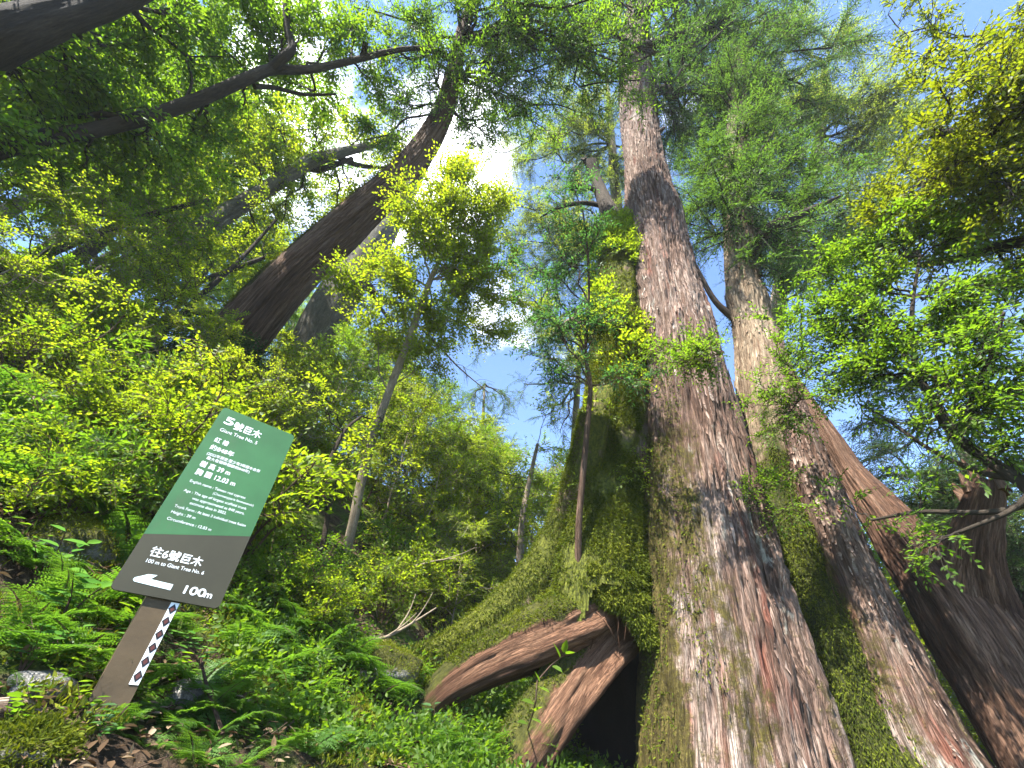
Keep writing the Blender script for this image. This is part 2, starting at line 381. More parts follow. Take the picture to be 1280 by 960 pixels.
# ------------------------------------------------------------------ world and sun
SUN_AZ, SUN_EL = -148.0, 53.0
w = bpy.data.worlds.new('World'); S.world = w; w.use_nodes = True; nt = w.node_tree; nt.nodes.clear()
wo = nt.nodes.new('ShaderNodeOutputWorld'); bg = nt.nodes.new('ShaderNodeBackground'); sky = nt.nodes.new('ShaderNodeTexSky')
sky.sky_type = 'NISHITA'; sky.sun_disc = False; sky.sun_elevation = math.radians(SUN_EL); sky.sun_rotation = math.radians(SUN_AZ)
sky.air_density = 1.0; sky.dust_density = 0.; sky.ozone_density = 4.5; sky.altitude = 2500
tc = nt.nodes.new('ShaderNodeTexCoord')
cl = noise(nt, tc.outputs['Generated'], 2.6, 7, .58, (1, 1, 1.5))
vm = nt.nodes.new('ShaderNodeVectorMath'); vm.operation = 'DOT_PRODUCT'; nt.links.new(tc.outputs['Generated'], vm.inputs[0])
_c = ray(425, 120); vm.inputs[1].default_value = tuple(_c)
clf = math_(nt, 'ADD', cl, math_(nt, 'MULTIPLY', sramp(nt, vm.outputs["Value"], .90, 1.0), .17))
cloud = sramp(nt, clf, .60, .74)
col = mixc(nt, cloud, sky.outputs[0], (9.5, 9.6, 10.0))
nt.links.new(col, bg.inputs[0]); bg.inputs[1].default_value = .135; nt.links.new(bg.outputs[0], wo.inputs[0])
sl = bpy.data.lights.new('sun', 'SUN'); sl.energy = 5.0; sl.angle = math.radians(.5); sl.color = (1, .95, .86)
so = bpy.data.objects.new('sun', sl); COL.objects.link(so)
_a, _e = math.radians(SUN_AZ), math.radians(SUN_EL)
SD = Vector((math.sin(_a) * math.cos(_e), math.cos(_a) * math.cos(_e), math.sin(_e)))
so.rotation_euler = SD.to_track_quat('Z', 'Y').to_euler(); so.location = SD * 60
S.view_settings.view_transform = 'Standard'; S.view_settings.look = 'None'; S.view_settings.exposure = 2.22; S.view_settings.gamma = 1
S.render.engine = 'CYCLES'
c_ = S.cycles; c_.max_bounces = 7; c_.diffuse_bounces = 4; c_.glossy_bounces = 1; c_.transmission_bounces = 5; c_.transparent_max_bounces = 4
c_.caustics_reflective = c_.caustics_refractive = False; c_.use_denoising = True; c_.sample_clamp_indirect = 6
try: c_.denoiser = 'OPENIMAGEDENOISE'
except Exception: pass

# ------------------------------------------------------------------ ground
def ground():
    n = 340; u = np.linspace(-1, 1, n); g = lambda u, a, b: a * np.sinh(b * u) / math.sinh(b)
    X, Y = np.meshgrid(g(u, 260, 5.6), 2.6 + g(u, 260, 5.6)); Z = H(X, Y)
    k = smooth(.8, 1.7, Y); far = smooth(30, 12, np.hypot(X, Y))
    q = np.stack([X, Y, Z], -1); Z = Z + k * far * (.05 * np.abs(fbm(q * 4.5, 3, 31)) + .02 * fbm(q * 14, 2, 41))
    V = np.stack([X, Y, Z], -1).reshape(-1, 3); i = np.arange(n - 1)[:, None] * n; j = np.arange(n - 1)[None]
    F = np.stack([i + j, i + j + 1, i + n + j + 1, i + n + j], -1).reshape(-1, 4)
    m, nt, out = mat('forest_floor'); geo = nt.nodes.new('ShaderNodeNewGeometry'); p = geo.outputs['Position']
    soil = ramp(nt, noise(nt, p, 9, 8, .7), [(.3, (.018, .012, .008)), (.48, (.05, .032, .02)), (.62, (.11, .075, .05)), (.75, (.2, .15, .11))])
    ms = ramp(nt, noise(nt, p, 22, 5, .7), [(.3, (.018, .035, .005)), (.6, (.06, .09, .01)), (.8, (.11, .13, .015))])
    c = mixc(nt, sramp(nt, noise(nt, p, 2.3, 5, .6), .42, .56), soil, ms)
    b = nd(nt, 'ShaderNodeBsdfPrincipled'); nt.links.new(c, b.inputs['Base Color']); b.inputs['Roughness'].default_value = .9; b.inputs['Specular IOR Level'].default_value = .15
    bp = nd(nt, 'ShaderNodeBump'); bp.inputs['Strength'].default_value = .9; bp.inputs['Distance'].default_value = .04
    nt.links.new(noise(nt, p, 30, 8, .75), bp.inputs['Height']); nt.links.new(bp.outputs[0], b.inputs['Normal']); nt.links.new(b.outputs[0], out.inputs[0])
    mb = MB(); mb.add(V, F); tag(mb.build('ground', m), None, None, None, 'structure')
ground()

# ------------------------------------------------------------------ the sign
def sign():
    TL, BL = A([-1.67151, 2.03256, 1.33626]), A([-1.59119, 1.94381, .34345])
    w_, h_ = A([.77755, .62882, -.00206]), A([-.08033, .08875, .99281]); h_ = nrm(h_ - w_ * (h_ @ w_)); n_ = np.cross(w_, h_)
    W, Hh, TK = .415, 1.0, .012
    at = lambda u, v, d=0.: BL + w_ * u + h_ * v + n_ * d
    base = at(W / 2, -.50, -.05)
    root = thing('trail_sign', 'tall green and dark brown trail sign on a brown post with white lettering', 'sign', base)
    red = lambda pts: A(pts, float)
    def slab(uv, d0, d1, m, name, mb=None):
        uv = red(uv); k = len(uv)
        V = np.concatenate([A([at(u, v, d1) for u, v in uv]), A([at(u, v, d0) for u, v in uv])])
        mb = mb or MB()
        cu = uv.mean(0); Vc = np.vstack([V, at(*cu, d1)[None], at(*cu, d0)[None]])
        a = np.arange(k); b = (a + 1) % k
        F = np.concatenate([np.stack([a, b, a * 0 + 2 * k], -1), np.stack([b + k, a + k, a * 0 + 2 * k + 1], -1), np.stack([a + k, b + k, b], -1), np.stack([a + k, b, a], -1)])
        mb.add(Vc, F)
        return mb.build(name, m, root, False, base) if name else mb
    def arc(cx, cy, r, a0, a1, n=7): return [(cx + r * math.cos(math.radians(a)), cy + r * math.sin(math.radians(a))) for a in np.linspace(a0, a1, n)]
    green = plain('sign_green', (.028, .108, .036), .6, 3, 0., .4); brown = plain('sign_brown', (.032, .030, .016), .65, 3, 0., .35)
    white = plain('sign_white', (.70, .73, .73), .6, 12, 0., .3); whited = plain('arrow_pale', (.62, .76, .74), .5)
    v0, v1 = .234, .345; r = .022
    slab([(0, v0), (W, v1), *arc(W - r, Hh - r, r, 0, 90), *arc(r, Hh - r, r, 90, 180)], 0, TK, green, 'upper_panel')
    slab([*arc(r, r, r, 180, 270), *arc(W - r, r, r, 270, 360), (W, v1 - .0006), (0, v0 - .0006)], 0, TK, brown, 'lower_panel')
    # post behind the panel, its lower end in the soil, with a patterned band down its right edge
    pw0, pw1 = .136, .264
    wood = plain('post_wood', (.062, .042, .020), .75, 8, .5, .6)
    slab([(pw0, -.62), (pw1, -.62), (pw1, .93), (pw0, .93)], -.095, -.002, wood, 'post')
    band = slab([(pw1 - .034, -.30), (pw1 - .002, -.30), (pw1 - .002, -.004), (pw1 - .034, -.004)], -.0015, .0005, white, 'pattern_band')
    dk = plain('band_black', (.012, .010, .010), .5); rd = plain('band_red', (.085, .022, .016), .5)
    c = pw1 - .018; k = .0485
    for i in range(6):
        y = -.03 - i * k
        slab([(c - .0155, y), (c, y - .021), (c + .0155, y), (c, y + .021)], .0008, .0014, dk, 'diamond')
        slab([(c - .008, y), (c, y - .011), (c + .008, y), (c, y + .011)], .0017, .0021, rd, 'diamond_centre')
    R = Matrix(((w_[0], h_[0], n_[0]), (w_[1], h_[1], n_[1]), (w_[2], h_[2], n_[2])))
    def text(s, u, v, size, width=None, bold=0., name='lettering', m=white):
        cu = bpy.data.curves.new(name, 'FONT'); cu.body = s; cu.size = size; cu.extrude = .0004
        o = bpy.data.objects.new(name, cu); COL.objects.link(o); cu.materials.append(m)
        if width:
            bpy.context.view_layer.update(); wd = o.dimensions.x
            if wd > 0: o.scale = (width / wd, 1, 1)
        bpy.context.view_layer.update()
        me = bpy.data.meshes.new_from_object(o.evaluated_get(bpy.context.evaluated_depsgraph_get())); sx = o.scale[0]
        bpy.data.objects.remove(o); o = bpy.data.objects.new(name, me); COL.objects.link(o)
        o.name = name
        if not me.materials: me.materials.append(m)
        if bold:
            n = len(me.vertices); q = np.zeros(n * 3, np.float32); me.vertices.foreach_get('co', q); q = q.reshape(-1, 3); mb = MB()
            F3 = A([list(p.vertices) for p in me.polygons if len(p.vertices) == 3]).reshape(-1, 3); F4 = A([list(p.vertices) for p in me.polygons if len(p.vertices) == 4]).reshape(-1, 4)
            for dx, dy, dz in ((-.5, 0, 0), (.5, 0, 1), (0, .5, 2), (0, -.5, 3)):
                qv = q + A([dx * bold / max(sx, .01), dy * bold, dz * 6e-5])
                if len(F3): mb.add(qv, F3)
                if len(F4): mb.add(qv, F4)
            bpy.data.objects.remove(o); o = mb.build(name, m, None, False)
        o.parent = root; o.matrix_local = Matrix.Translation(Vector(at(u, v, TK + .0006) - base)) @ R.to_4x4() @ Matrix.Diagonal((sx, 1, 1, 1))
    text('5', .036, .901, .070, .044, .004)
    text('號巨木', .092, .892, .056, .150, .0022)
    text('Giant Tree No. 5', .043, .847, .030, .199, .0002)
    text('紅 檜', .046, .776, .034, .070, .0009)
    text('約848年', .046, .727, .034, .118, .0009)
    text('(2022年測定:至少有3株樹木合併', .049, .690, .0205, .272, .0004)
    text('最大者樹幹樹齡約848年)', .058, .666, .0205, .217, .0004)
    text('樹 高 39 m', .046, .619, .037, .146, .0010)
    text('胸 圍 12.03 m', .048, .571, .037, .190, .0010)
    text('English name : Taiwan red cypress', .047, .522, .0195, .266)
    text('(Chamaecyparis formosensis)', .166, .496, .0175, .200)
    text('Age : The age of largest scaffold trunk', .047, .468, .0195, .295)
    text('was approximated as 848 years,', .097, .441, .0195, .246)
    text('estimate date in 2022.', .097, .416, .0195, .168)
    text('Trunk Form : At least 3 individual trees fusion', .047, .383, .0195, .326)
    text('Height : 39 m', .047, .353, .0195, .103)
    text('Circumference : 12.03 m', .047, .319, .0195, .190)
    text('往6號巨木', .059, .156, .046, .208, .0018)
    text('100 m to Giant Tree No. 6', .060, .124, .0225, .230, .0002)
    text('100', .240, .035, .046, .084, .003)
    text('m', .334, .035, .038, .030, .002)
    slab([(.057, .049), (.064, .043), (.075, .042), (.203, .036), (.203, .060), (.113, .063), (.131, .083), (.098, .080), (.060, .058)], TK + .0004, TK + .0012, whited, 'arrow')
sign()

# ------------------------------------------------------------------ the giant cypress
def rows(rw, D):
    C, R = [], []
    Ds = np.broadcast_to(np.asarray(D, float), (len(rw),))
    for (y, l, r), d in zip(rw, Ds):
        a, b = ray(l, y), ray(r, y); m = nrm(a + b); t = d / math.hypot(m[0], m[1])
        C.append(m * t); R.append(t * math.sin(.5 * math.acos(min(1, a @ b))))
    return A(C), A(R)
def tufts(mb, Pn, Nn, n, L=.05, asp=.3, hang=.5, bias=0.):
    i = rng.integers(0, len(Pn), n); p = Pn[i] + rng.normal(size=(n, 3)) * .012; d = Nn[i] * .7 + rsph(n) * .7 - UP * hang
    leaves(mb, p, d, rsph(n), L * (.5 + rng.random(n)), asp, .2, np.clip(.7 * rng.random(n) + .3 * vnoise(p * 4, 6) + bias, 0, 1))
def giant():
    mainR = [(1010, 800, 1098), (960, 805, 1066), (880, 806, 1040), (800, 806, 1012), (700, 806, 976), (600, 804, 944), (500, 801, 915), (400, 797, 888), (350, 792, 873), (300, 788, 862), (265, 783, 853), (225, 782, 838), (180, 778, 829), (150, 775, 825), (110, 773, 819), (60, 775, 814), (20, 780, 812), (-60, 792, 815)]
    secR = [(1010, 1005, 1268), (960, 995, 1235), (900, 985, 1196), (800, 968, 1140), (700, 950, 1085), (600, 935, 1041), (550, 929, 1022), (500, 924, 1003), (450, 920, 985), (400, 915, 966), (375, 909, 962), (350, 908, 951), (300, 905, 946), (250, 904, 940), (200, 906, 935), (120, 912, 932), (60, 918, 930)]
    mosR = [(1010, 690, 850), (960, 690, 848), (860, 686, 846), (780, 684, 842), (730, 690, 836), (680, 700, 830), (600, 717, 822), (500, 735, 818), (400, 746, 814), (340, 751, 808), (305, 755, 796), (285, 760, 788)]
    base = P(930, 1000, 5.2); base[2] = float(H(base[0], base[1]))
    g = thing('giant_cypress', 'giant cypress of fused straight trunks, mossy and hollow at its foot', 'tree', base)
    def lumps(lst):
        def f(TH, SS, RR, Pw, base=None):
            o = 0
            for (t0, s0, wt, ws, a) in lst:
                dt = (TH - t0 + math.pi) % (2 * math.pi) - math.pi
                o = o + a * np.exp(-(dt / wt) ** 2 - ((SS - s0) / ws) ** 2)
            return o
        return f
    # main stem
    C, R = rows(mainR, 5.0); mb = MB()
    bd = bark_disp(.06, .09, 2, .040, 15, (2, 5, 9, 14)); lf = lumps([(-.3, 9.3, .5, .4, .07), (.3, 10.2, .6, .35, .06), (.5, 8.4, .4, .4, .06), (0, 11.6, .7, .25, .04), (-.5, 3.2, .25, .9, -.10), (-.1, 5.5, .15, 2.2, -.10), (.45, 1.5, .12, 1.4, -.08)])
    mm = lambda TH, SS, n, V: np.clip(.50 * smooth(.35, -.9, n[..., 0]) * smooth(6.5, 1.5, SS) + .16 * smooth(4, .5, SS) + .42 * vnoise(V * A([3, 3, .5]), 71) * smooth(7, 2, SS), 0, 1)
    mainV, mainN, mTH, mSS = tube(mb, C, R * np.linspace(.98, .88, len(R)), 240, 620, lambda *q: bd(*q) + lf(*q), moss=mm)
    # peeling bark strips lie along the stem
    def strips(mb, V, N, n, lo, hi, w=.016, ms=None):
        rg, sg = V.shape[:2]
        for _ in range(n):
            i = int(rng.integers(int(rg * lo), int(rg * hi))); j = int(rng.integers(0, sg)); k = max(3, int(rng.integers(3, 9)))
            if i + k >= rg: continue
            nn = N[i, j]
            if nn[1] > .55 or (ms is not None and ms[i, j] > .3): continue
            c = V[i:i + k, j] + N[i:i + k, j] * (.006 + .02 * np.abs(np.linspace(-1, 1, k)) ** 3 * rng.random())[:, None]
            sd = nrm(np.cross(nn, UP)); ww = (w * (.4 + rng.random()) * np.sin(np.linspace(.35, 2.9, k)))[:, None]
            Q = np.stack([c - sd * ww, c + sd * ww + N[i:i + k, j] * .004], 1).reshape(-1, 3); a = np.arange(k - 1)[:, None] * 2
            mb.add(Q, a + A([[0, 1, 3, 2]]), 0, .5, {'bk': np.c_[np.full(2 * k, rng.random() * 9), np.full(2 * k, rng.random() * 9), np.repeat(np.arange(k) * .02, 2)]})
    for i, j in ((400, 200), (455, 20), (330, 215), (500, 225), (250, 30), (545, 10)):
        p, q = mainV[i, j], mainN[i, j]; l = .12 + .2 * rng.random(); tube(mb, [p - q * .1, p + q * l * .5 + UP * .02, p + q * l + UP * .06], [.07, .045, .03], 10, 10, bark_disp(.01, .1, i, 0))
    strips(mb, mainV, mainN, 3600, .0, .75, .012, mm(mTH, mSS, mainN, mainV))
    mb.build('stem', BM['giant'], g, loc=base)
    # second stem
    C2, R2 = rows(secR, 6.1); mb = MB(); bd2 = bark_disp(.06, .07, 7, .03, 15, (3, 5, 8, 13))
    lf2 = lumps([(.1, 10.4, .9, .10, .10), (.0, 10.0, .5, .18, -.12), (-.4, 1.2, .2, 1.2, -.1)])
    mm2 = lambda TH, SS, n, V: np.clip(.62 * smooth(.2, -.7, n[..., 0]) * smooth(6.5, 2, SS) + .35 * smooth(3.2, .3, SS) + .2 * vnoise(V * A([3, 3, .5]), 72), 0, 1) * smooth(8, 5, SS)
    V2, N2, _, S2 = tube(mb, C2, R2, 180, 460, lambda *q: bd2(*q) + lf2(*q), moss=mm2)
    lowm = MB()
    strips(mb, V2, N2, 1500, .0, .5, .012, mm2(_, S2, N2, V2))
    mb.build('stem', [BM['tan']], g, loc=base)
    # redder shaggy lower flange of the second stem, on its right side
    C3, R3 = rows([(1010, 1130, 1275), (960, 1110, 1238), (900, 1088, 1198), (800, 1060, 1143), (700, 1022, 1090), (600, 988, 1045), (540, 975, 1020), (490, 970, 1001), (440, 966, 984), (410, 966, 974)], 5.75); mb = MB()
    mm3 = lambda TH, SS, n, V: np.clip(.48 * smooth(3.4, .6, SS) + .4 * vnoise(V * A([3, 3, .6]), 73) * smooth(5, 2, SS), 0, 1)
    V3, N3, T3, S3 = tube(mb, C3, R3, 110, 300, bark_disp(.06, .10, 12, .038, 15, (2, 5, 9)), moss=mm3)
    strips(mb, V3, N3, 1300, .0, .7, .013, mm3(T3, S3, N3, V3))
    mb.build('buttress', BM['giant'], g, loc=base)
    # mossy stem with its hollow foot
    C4, R4 = rows(mosR, 4.95); mb = MB()
    mm4 = lambda TH, SS, n, V: np.clip(.78 + .35 * vnoise(V * A([2.2, 2.2, 1.1]), 74) - .35 * smooth(.25, .8, n[..., 0]) - .05 * smooth(5.2, 7, SS), 0, 1)
    bd4 = bark_disp(.12, .09, 21, .02, 12, (2, 3, 7))
    m4 = MB(); V4, N4, T4, S4 = tube(m4, C4, R4, 170, 380, bd4, moss=mm4, cap=False)
    cx = .5 * (PD(700, 850, 5)[0] + PD(812, 850, 5)[0]); hw = .5 * (PD(812, 850, 5)[0] - PD(700, 850, 5)[0])
    ztop = PD(745, 742, 4.6)[2]
    f, m_, r_ = m4.f[0]; fc = m4.v[0][f].mean(1)
    arch = ztop + .10 * vnoise(fc * 3.5, 5) - 1.1 * np.abs((fc[:, 0] - cx) / hw) ** 2.6 * .5
    cut = (fc[:, 2] < arch) & (np.abs(fc[:, 0] - cx) < hw * 1.5) & (fc[:, 1] < C4[0][1] + .1)
    cut |= (fc[:, 2] < ztop + .1) & (fc[:, 1] > C4[0][1] - .1) & (np.abs(fc[:, 0] - cx) < hw * 2)
    m4.f[0] = (f[~cut], m_, r_[~cut])
    # broken, jagged top
    top = V4[-1]; 
    for k in range(0, 170, 4):
        b0, b1 = top[k], top[(k + 4) % 170]; tip = (b0 + b1) / 2 + UP * (.2 + .9 * rng.random()) + rsph(1)[0] * .1
        m4.add(np.stack([b0, b1, tip]), A([[0, 1, 2]]), 0, .5, {'bk': np.tile(A([k * .1, 0, 9.]), (3, 1))})
    m4.build('mossy_stem', BM['mossy'], g, loc=base)
    # inside of the hollow: back half-shell and ceiling, with shade put into near-black colour
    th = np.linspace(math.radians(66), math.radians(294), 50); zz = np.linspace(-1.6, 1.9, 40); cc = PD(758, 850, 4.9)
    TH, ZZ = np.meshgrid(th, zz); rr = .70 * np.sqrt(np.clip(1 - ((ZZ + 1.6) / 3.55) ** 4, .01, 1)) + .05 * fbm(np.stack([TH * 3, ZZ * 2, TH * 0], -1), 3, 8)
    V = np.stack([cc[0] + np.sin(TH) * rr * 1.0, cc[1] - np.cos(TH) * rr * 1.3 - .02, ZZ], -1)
    i = np.arange(39)[:, None] * 50; j = np.arange(49)[None]
    mb = MB(); mb.add(V.reshape(-1, 3), np.stack([i + j, i + j + 1, i + 51 + j, i + 50 + j], -1).reshape(-1, 4), 0, .5, {'bk': np.stack([TH, ZZ, TH * 0], -1).reshape(-1, 3)})
    mb.build('hollow', BM['hollow_shade'], g, loc=base)
    # roots that straddle the hollow
    def root(pts, rr, m, seed, mossf, seg=70, rg=140, amp=.05):
        mb = MB(); r = tube(mb, pts, rr, seg, rg, bark_disp(amp, .16, seed, .020, 16, (2, 3, 5, 9)), moss=mossf)
        mb.build('root', m, g, loc=base); return r
    up = lambda TH, SS, n, V: np.clip(1.0 * smooth(.25, .75, n[..., 2]) + .3 * vnoise(V * 5, 77) * smooth(.0, .4, n[..., 2]) + .75 * smooth(2.9, 3.7, SS), 0, 1)
    rA = root([P(830, 725, 6.2), P(775, 748, 5.4), P(728, 777, 4.72), P(680, 797, 4.4), P(632, 818, 4.22), P(588, 840, 4.12), P(545, 872, 4.12), P(505, 930, 4.25)], [.16, .22, .30, .29, .22, .16, .11, .08], BM['root'], 31, up, amp=.14)
    rB = root([P(850, 745, 6.3), P(805, 768, 5.6), P(762, 800, 4.95), P(722, 846, 4.52), P(684, 898, 4.22), P(640, 962, 4.0), P(590, 1050, 3.9)], [.14, .2, .27, .27, .23, .2, .16], BM['root'], 33,
              lambda TH, SS, n, V: np.clip(.8 * smooth(.4, .85, n[..., 2]) * smooth(1.6, 2.3, SS) + .5 * smooth(2.5, 3.3, SS) + .25 * vnoise(V * 4, 79), 0, 1), amp=.14)
    # hanging rootlets in the mouth of the hollow
    mb = MB()
    for _ in range(46):
        p = P(690 + 118 * rng.random(), 752 + 22 * rng.random(), 4.55 + .25 * rng.random()); l = .06 + .22 * rng.random() ** 2; e = p - UP * l + rsph(1)[0] * .05
        tube(mb, [p, (p + e) / 2 + rsph(1)[0] * .02, e], [.006, .004, .0015], 4, 7, cap=False)
    for pts, r0 in (([P(733, 770, 4.5), P(742, 792, 4.5), P(738, 812, 4.52)], .016), ([P(722, 765, 4.5), P(712, 782, 4.45), P(706, 800, 4.42)], .014), ([P(745, 765, 4.55), P(762, 785, 4.55), P(770, 806, 4.6)], .011)): tube(mb, pts, [r0, r0 * .6, r0 * .2], 6, 14, cap=False)
    tag(mb.build('rootlets', BM['root'], g, loc=base), None, None, None, 'stuff')
    # mossy buttress ridge running down to the left over the upper root
    rC = root([P(742, 520, 5.2), P(722, 610, 5.15), P(697, 690, 5.05), P(655, 750, 4.9), P(600, 795, 4.7), P(545, 822, 4.55), P(480, 840, 4.5)], [.16, .2, .24, .24, .19, .13, .1], BM['mossy'], 35,
              lambda TH, SS, n, V: np.clip(.55 + .5 * smooth(-.2, .5, n[..., 2]) + .3 * vnoise(V * 4, 78), 0, 1), 50, 160)
    # moss cushions over stem and roots
    mo = MB()
    lowz = V4[..., 2].reshape(-1); front = (N4[..., 1].reshape(-1) < .5)
    Pm, Nm = V4.reshape(-1, 3), N4.reshape(-1, 3)
    keep = front & (mm4(T4, S4, N4, V4).reshape(-1) > .55) & ~((lowz < ztop - .02) & (np.abs(Pm[:, 0] - cx) < hw * 1.4) & (Pm[:, 1] < C4[0][1]))
    den = smooth(-.25, .35, fbm(Pm * A([2.6, 2.6, 1.8]), 2, 55)) * smooth(7.5, 3, lowz) > rng.random(len(Pm)) * .9
    k = keep & den; tufts(mo, Pm[k], Nm[k], 90000, .033, .28, .6)
    for (V, N, n, thr) in ((rA[0], rA[1], 16000, .55), (rC[0], rC[1], 30000, -.3), (rB[0], rB[1], 5000, .66)):
        p, q = V.reshape(-1, 3), N.reshape(-1, 3); k = (q[:, 2] > thr); k &= fbm(p * 3.1, 3, 57) > -.35; tufts(mo, p[k], q[k], n, .027, .3, .3)
    p, q = mainV.reshape(-1, 3), mainN.reshape(-1, 3); k = (q[:, 0] < -.45) & (q[:, 1] < .3) & (p[:, 2] < 4.0) & (fbm(p * A([3, 3, 1.2]), 3, 71) > .12)
    tufts(mo, p[k], q[k], 5000, .03, .35, .6)
    p, q = V2.reshape(-1, 3), N2.reshape(-1, 3); k = (q[:, 0] < -.1) & (q[:, 1] < .4) & (p[:, 2] < 3.4) & (p[:, 2] > -.6) & (fbm(p * A([3, 3, 1.6]), 3, 58) > -.35)
    tufts(mo, p[k], q[k], 32000, .032, .28, .8)
    # moss lip hanging over the mouth of the hollow
    for px, py, r in [(690, 752, .10), (735, 748, .08), (775, 752, .12), (790, 760, .10), (800, 775, .09), (706, 744, .12), (752, 745, .10), (812, 800, .07), (735, 730, .09), (755, 728, .09), (775, 735, .10), (795, 748, .09), (716, 738, .09), (700, 752, .08), (806, 785, .08), (745, 712, .10), (765, 716, .10), (785, 726, .10), (728, 716, .08)]:
        c = P(px, py, 4.62); n = 2600; d = rsph(n); tufts(mo, c + d * A([1.25, .8, .7]) * r, d, n, .032, .28, .9, .1)
    mo.build('moss', LM['moss'], g, loc=base)
    # broken spar above the mossy stem
    sp = MB(); rs = 11.6
    tube(sp, [P(782, 345, 8.5), P(770, 290, 9.6), P(757, 255, 10.5), P(745, 225, rs), P(738, 203, rs + .5)], [.26, .22, .17, .13, .15], 16, 60, bark_disp(.05, .1, 3, .02, 14))
    for k in range(8):
        e = P(738, 203, rs + .5) + rsph(1)[0] * A([.15, .15, .1]); tube(sp, [e, e + UP * (.08 + .2 * rng.random()) + rsph(1)[0] * .12], [.05, .01], 5, 4)
    tube(sp, [P(766, 300, 9.7), P(760, 284, 10), P(754, 262, 10.2)], [.12, .1, .07], 8, 14, bark_disp(.02, .1, 4, 0))
    sp.build('broken_spar', BM['dark'], g, loc=base)
    for pts, rr in (([P(768, 262, 10.5), P(735, 254, 10.6), P(703, 258, 10.4), P(675, 272, 10.3)], [.07, .06, .04, .015]), ([P(750, 240, 11), P(728, 232, 11), P(712, 236, 10.9)], [.07, .05, .05]), ([P(772, 285, 10), P(786, 252, 10.3), P(790, 232, 10.5)], [.08, .06, .03])):
        sp = MB(); tube(sp, pts, rr, 8, 20, bark_disp(.01, .1, 5, 0)); sp.build('dead_branch', BM['dark'], g, loc=base)
    # crown of the main stem: long boughs reaching right, hung with conifer sprays
    lf = MB(); tp = lambda y: P(*[(796, 20), (797, 60), (798, 110)][y], [19.5, 17.8, 15.9][y])
    boughs = [(2, (940, 68), 15.5, .13), (2, (905, 128), 14.5, .12), (1, (985, 30), 17, .14), (1, (900, 20), 18, .14), (1, (1040, 60), 17, .10), (0, (930, -40), 19, .12), (0, (860, -30), 19, .12), (2, (850, 150), 15.5, .06), (1, (860, 70), 18.5, .1), (1, (1010, 110), 16.5, .10), (0, (760, -60), 18, .1), (1, (735, 20), 19, .1), (2, (960, 130), 17.5, .09), (0, (1060, -30), 18, .12)]
    for bi, (k, e, r, w_) in enumerate(boughs):
        wd = MB(); limb(lf, tp(k), P(*e, r), w_, .02, 17, 1.7, 17, 'coni', .2, .03, .04, wood=wd, twig=1, size=1.7, twr=.006)
        wd.build('branch', BM['dark'], g, loc=base)
    lf.build('crown', [LM['coni'], BM['dark']], g, loc=base)
    # crown of the second stem
    lf = MB()
    q2 = lambda y, x=922: P(x, y, 6.1 / math.hypot(*ray(x, y)[:2]))
    for (y, e, r, w_) in [(300, (1000, 262), 10.5, .10), (250, (1075, 238), 11, .10), (260, (850, 262), 12, .08), (230, (860, 200), 13, .08), (200, (960, 170), 14, .08), (170, (900, 120), 15.5, .08), (180, (1010, 190), 13.5, .08), (290, (870, 300), 11, .06), (150, (950, 90), 16, .08), (230, (1000, 215), 12, .08), (310, (985, 300), 9.5, .07), (140, (870, 160), 15, .07), (320, (955, 345), 9, .05), (120, (1040, 130), 16, .08), (265, (920, 262), 9.4, .05), (235, (938, 222), 10.2, .05), (205, (902, 200), 11.4, .05), (185, (928, 172), 12.4, .05), (150, (914, 135), 14, .06), (110, (925, 95), 16, .06), (270, (890, 255), 10.7, .05), (240, (935, 230), 11.2, .05)]:
        wd = MB(); limb(lf, q2(y), P(*e, r), w_, .015, 15, 1.25, 13, 'coni', .15, .03, .05, wood=wd, twig=1, size=1.3, twr=.005, bias=.1)
        wd.build('branch', BM['dark'], g, loc=base)
    lf.build('crown', [LM['coni'], BM['dark']], g, loc=base)
    wd = MB(); tube(wd, [q2(402), P(893, 375, 8.3), P(868, 330, 8.9), P(852, 305, 9.3)], [.07, .05, .035, .012], 8, 26, bark_disp(.01, .1, 2, 0)); wd.build('dead_branch', BM['dead'], g, loc=base)
    wd = MB(); tube(wd, [P(942, 312, 9.2), P(962, 285, 9.0), P(1000, 268, 9.3), P(1050, 245, 9.8)], [.13, .10, .07, .02], 10, 30, bark_disp(.02, .1, 2, 0)); wd.build('branch', BM['dark'], g, loc=base)
    # pale bough in front of the mossy stem's left edge
    wd = MB(); tube(wd, [P(752, 440, 6.9), P(735, 415, 7.0), P(715, 400, 7.2), P(690, 420, 7.3)], [.14, .09, .05, .03], 10, 24, bark_disp(.02, .1, 2, 0)); wd.build('branch', BM['birch'], g, loc=base)
    return dict(V4=V4, N4=N4, V2=V2, N2=N2, mainV=mainV, mainN=mainN)
G = giant()

# ------------------------------------------------------------------ hand-placed trees
def trunk(parent, base, pts, rr, m, name='trunk', seg=40, rg=120, amp=.02, fl=.06, fine=.008, moss=None, fs=22):
    mb = MB(); r = tube(mb, pts, rr, seg, rg, bark_disp(amp, fl, int(abs(pts[0][0]) * 37) % 50, fine, fs), moss=moss)
    mb.build(name, m, parent, loc=base); return r
def prow(rw, k=1.):     # rows of (x, y, half width in px, metres away)
    rw = [(x, y, h, r * k) for x, y, h, r in rw]
    return [P(x, y, r) for x, y, h, r in rw], [h / FPX * r * (CF @ ray(x, y)) for x, y, h, r in rw]
def gz(p, sink=.1): q = A(p, float); q[2] = float(H(q[0], q[1])) - sink; return q
top_moss = lambda TH, SS, n, V: np.clip(1.1 * smooth(.05, .6, n[..., 2] - .4 * n[..., 0]) + .25 * vnoise(V * 5, 3), 0, 1)

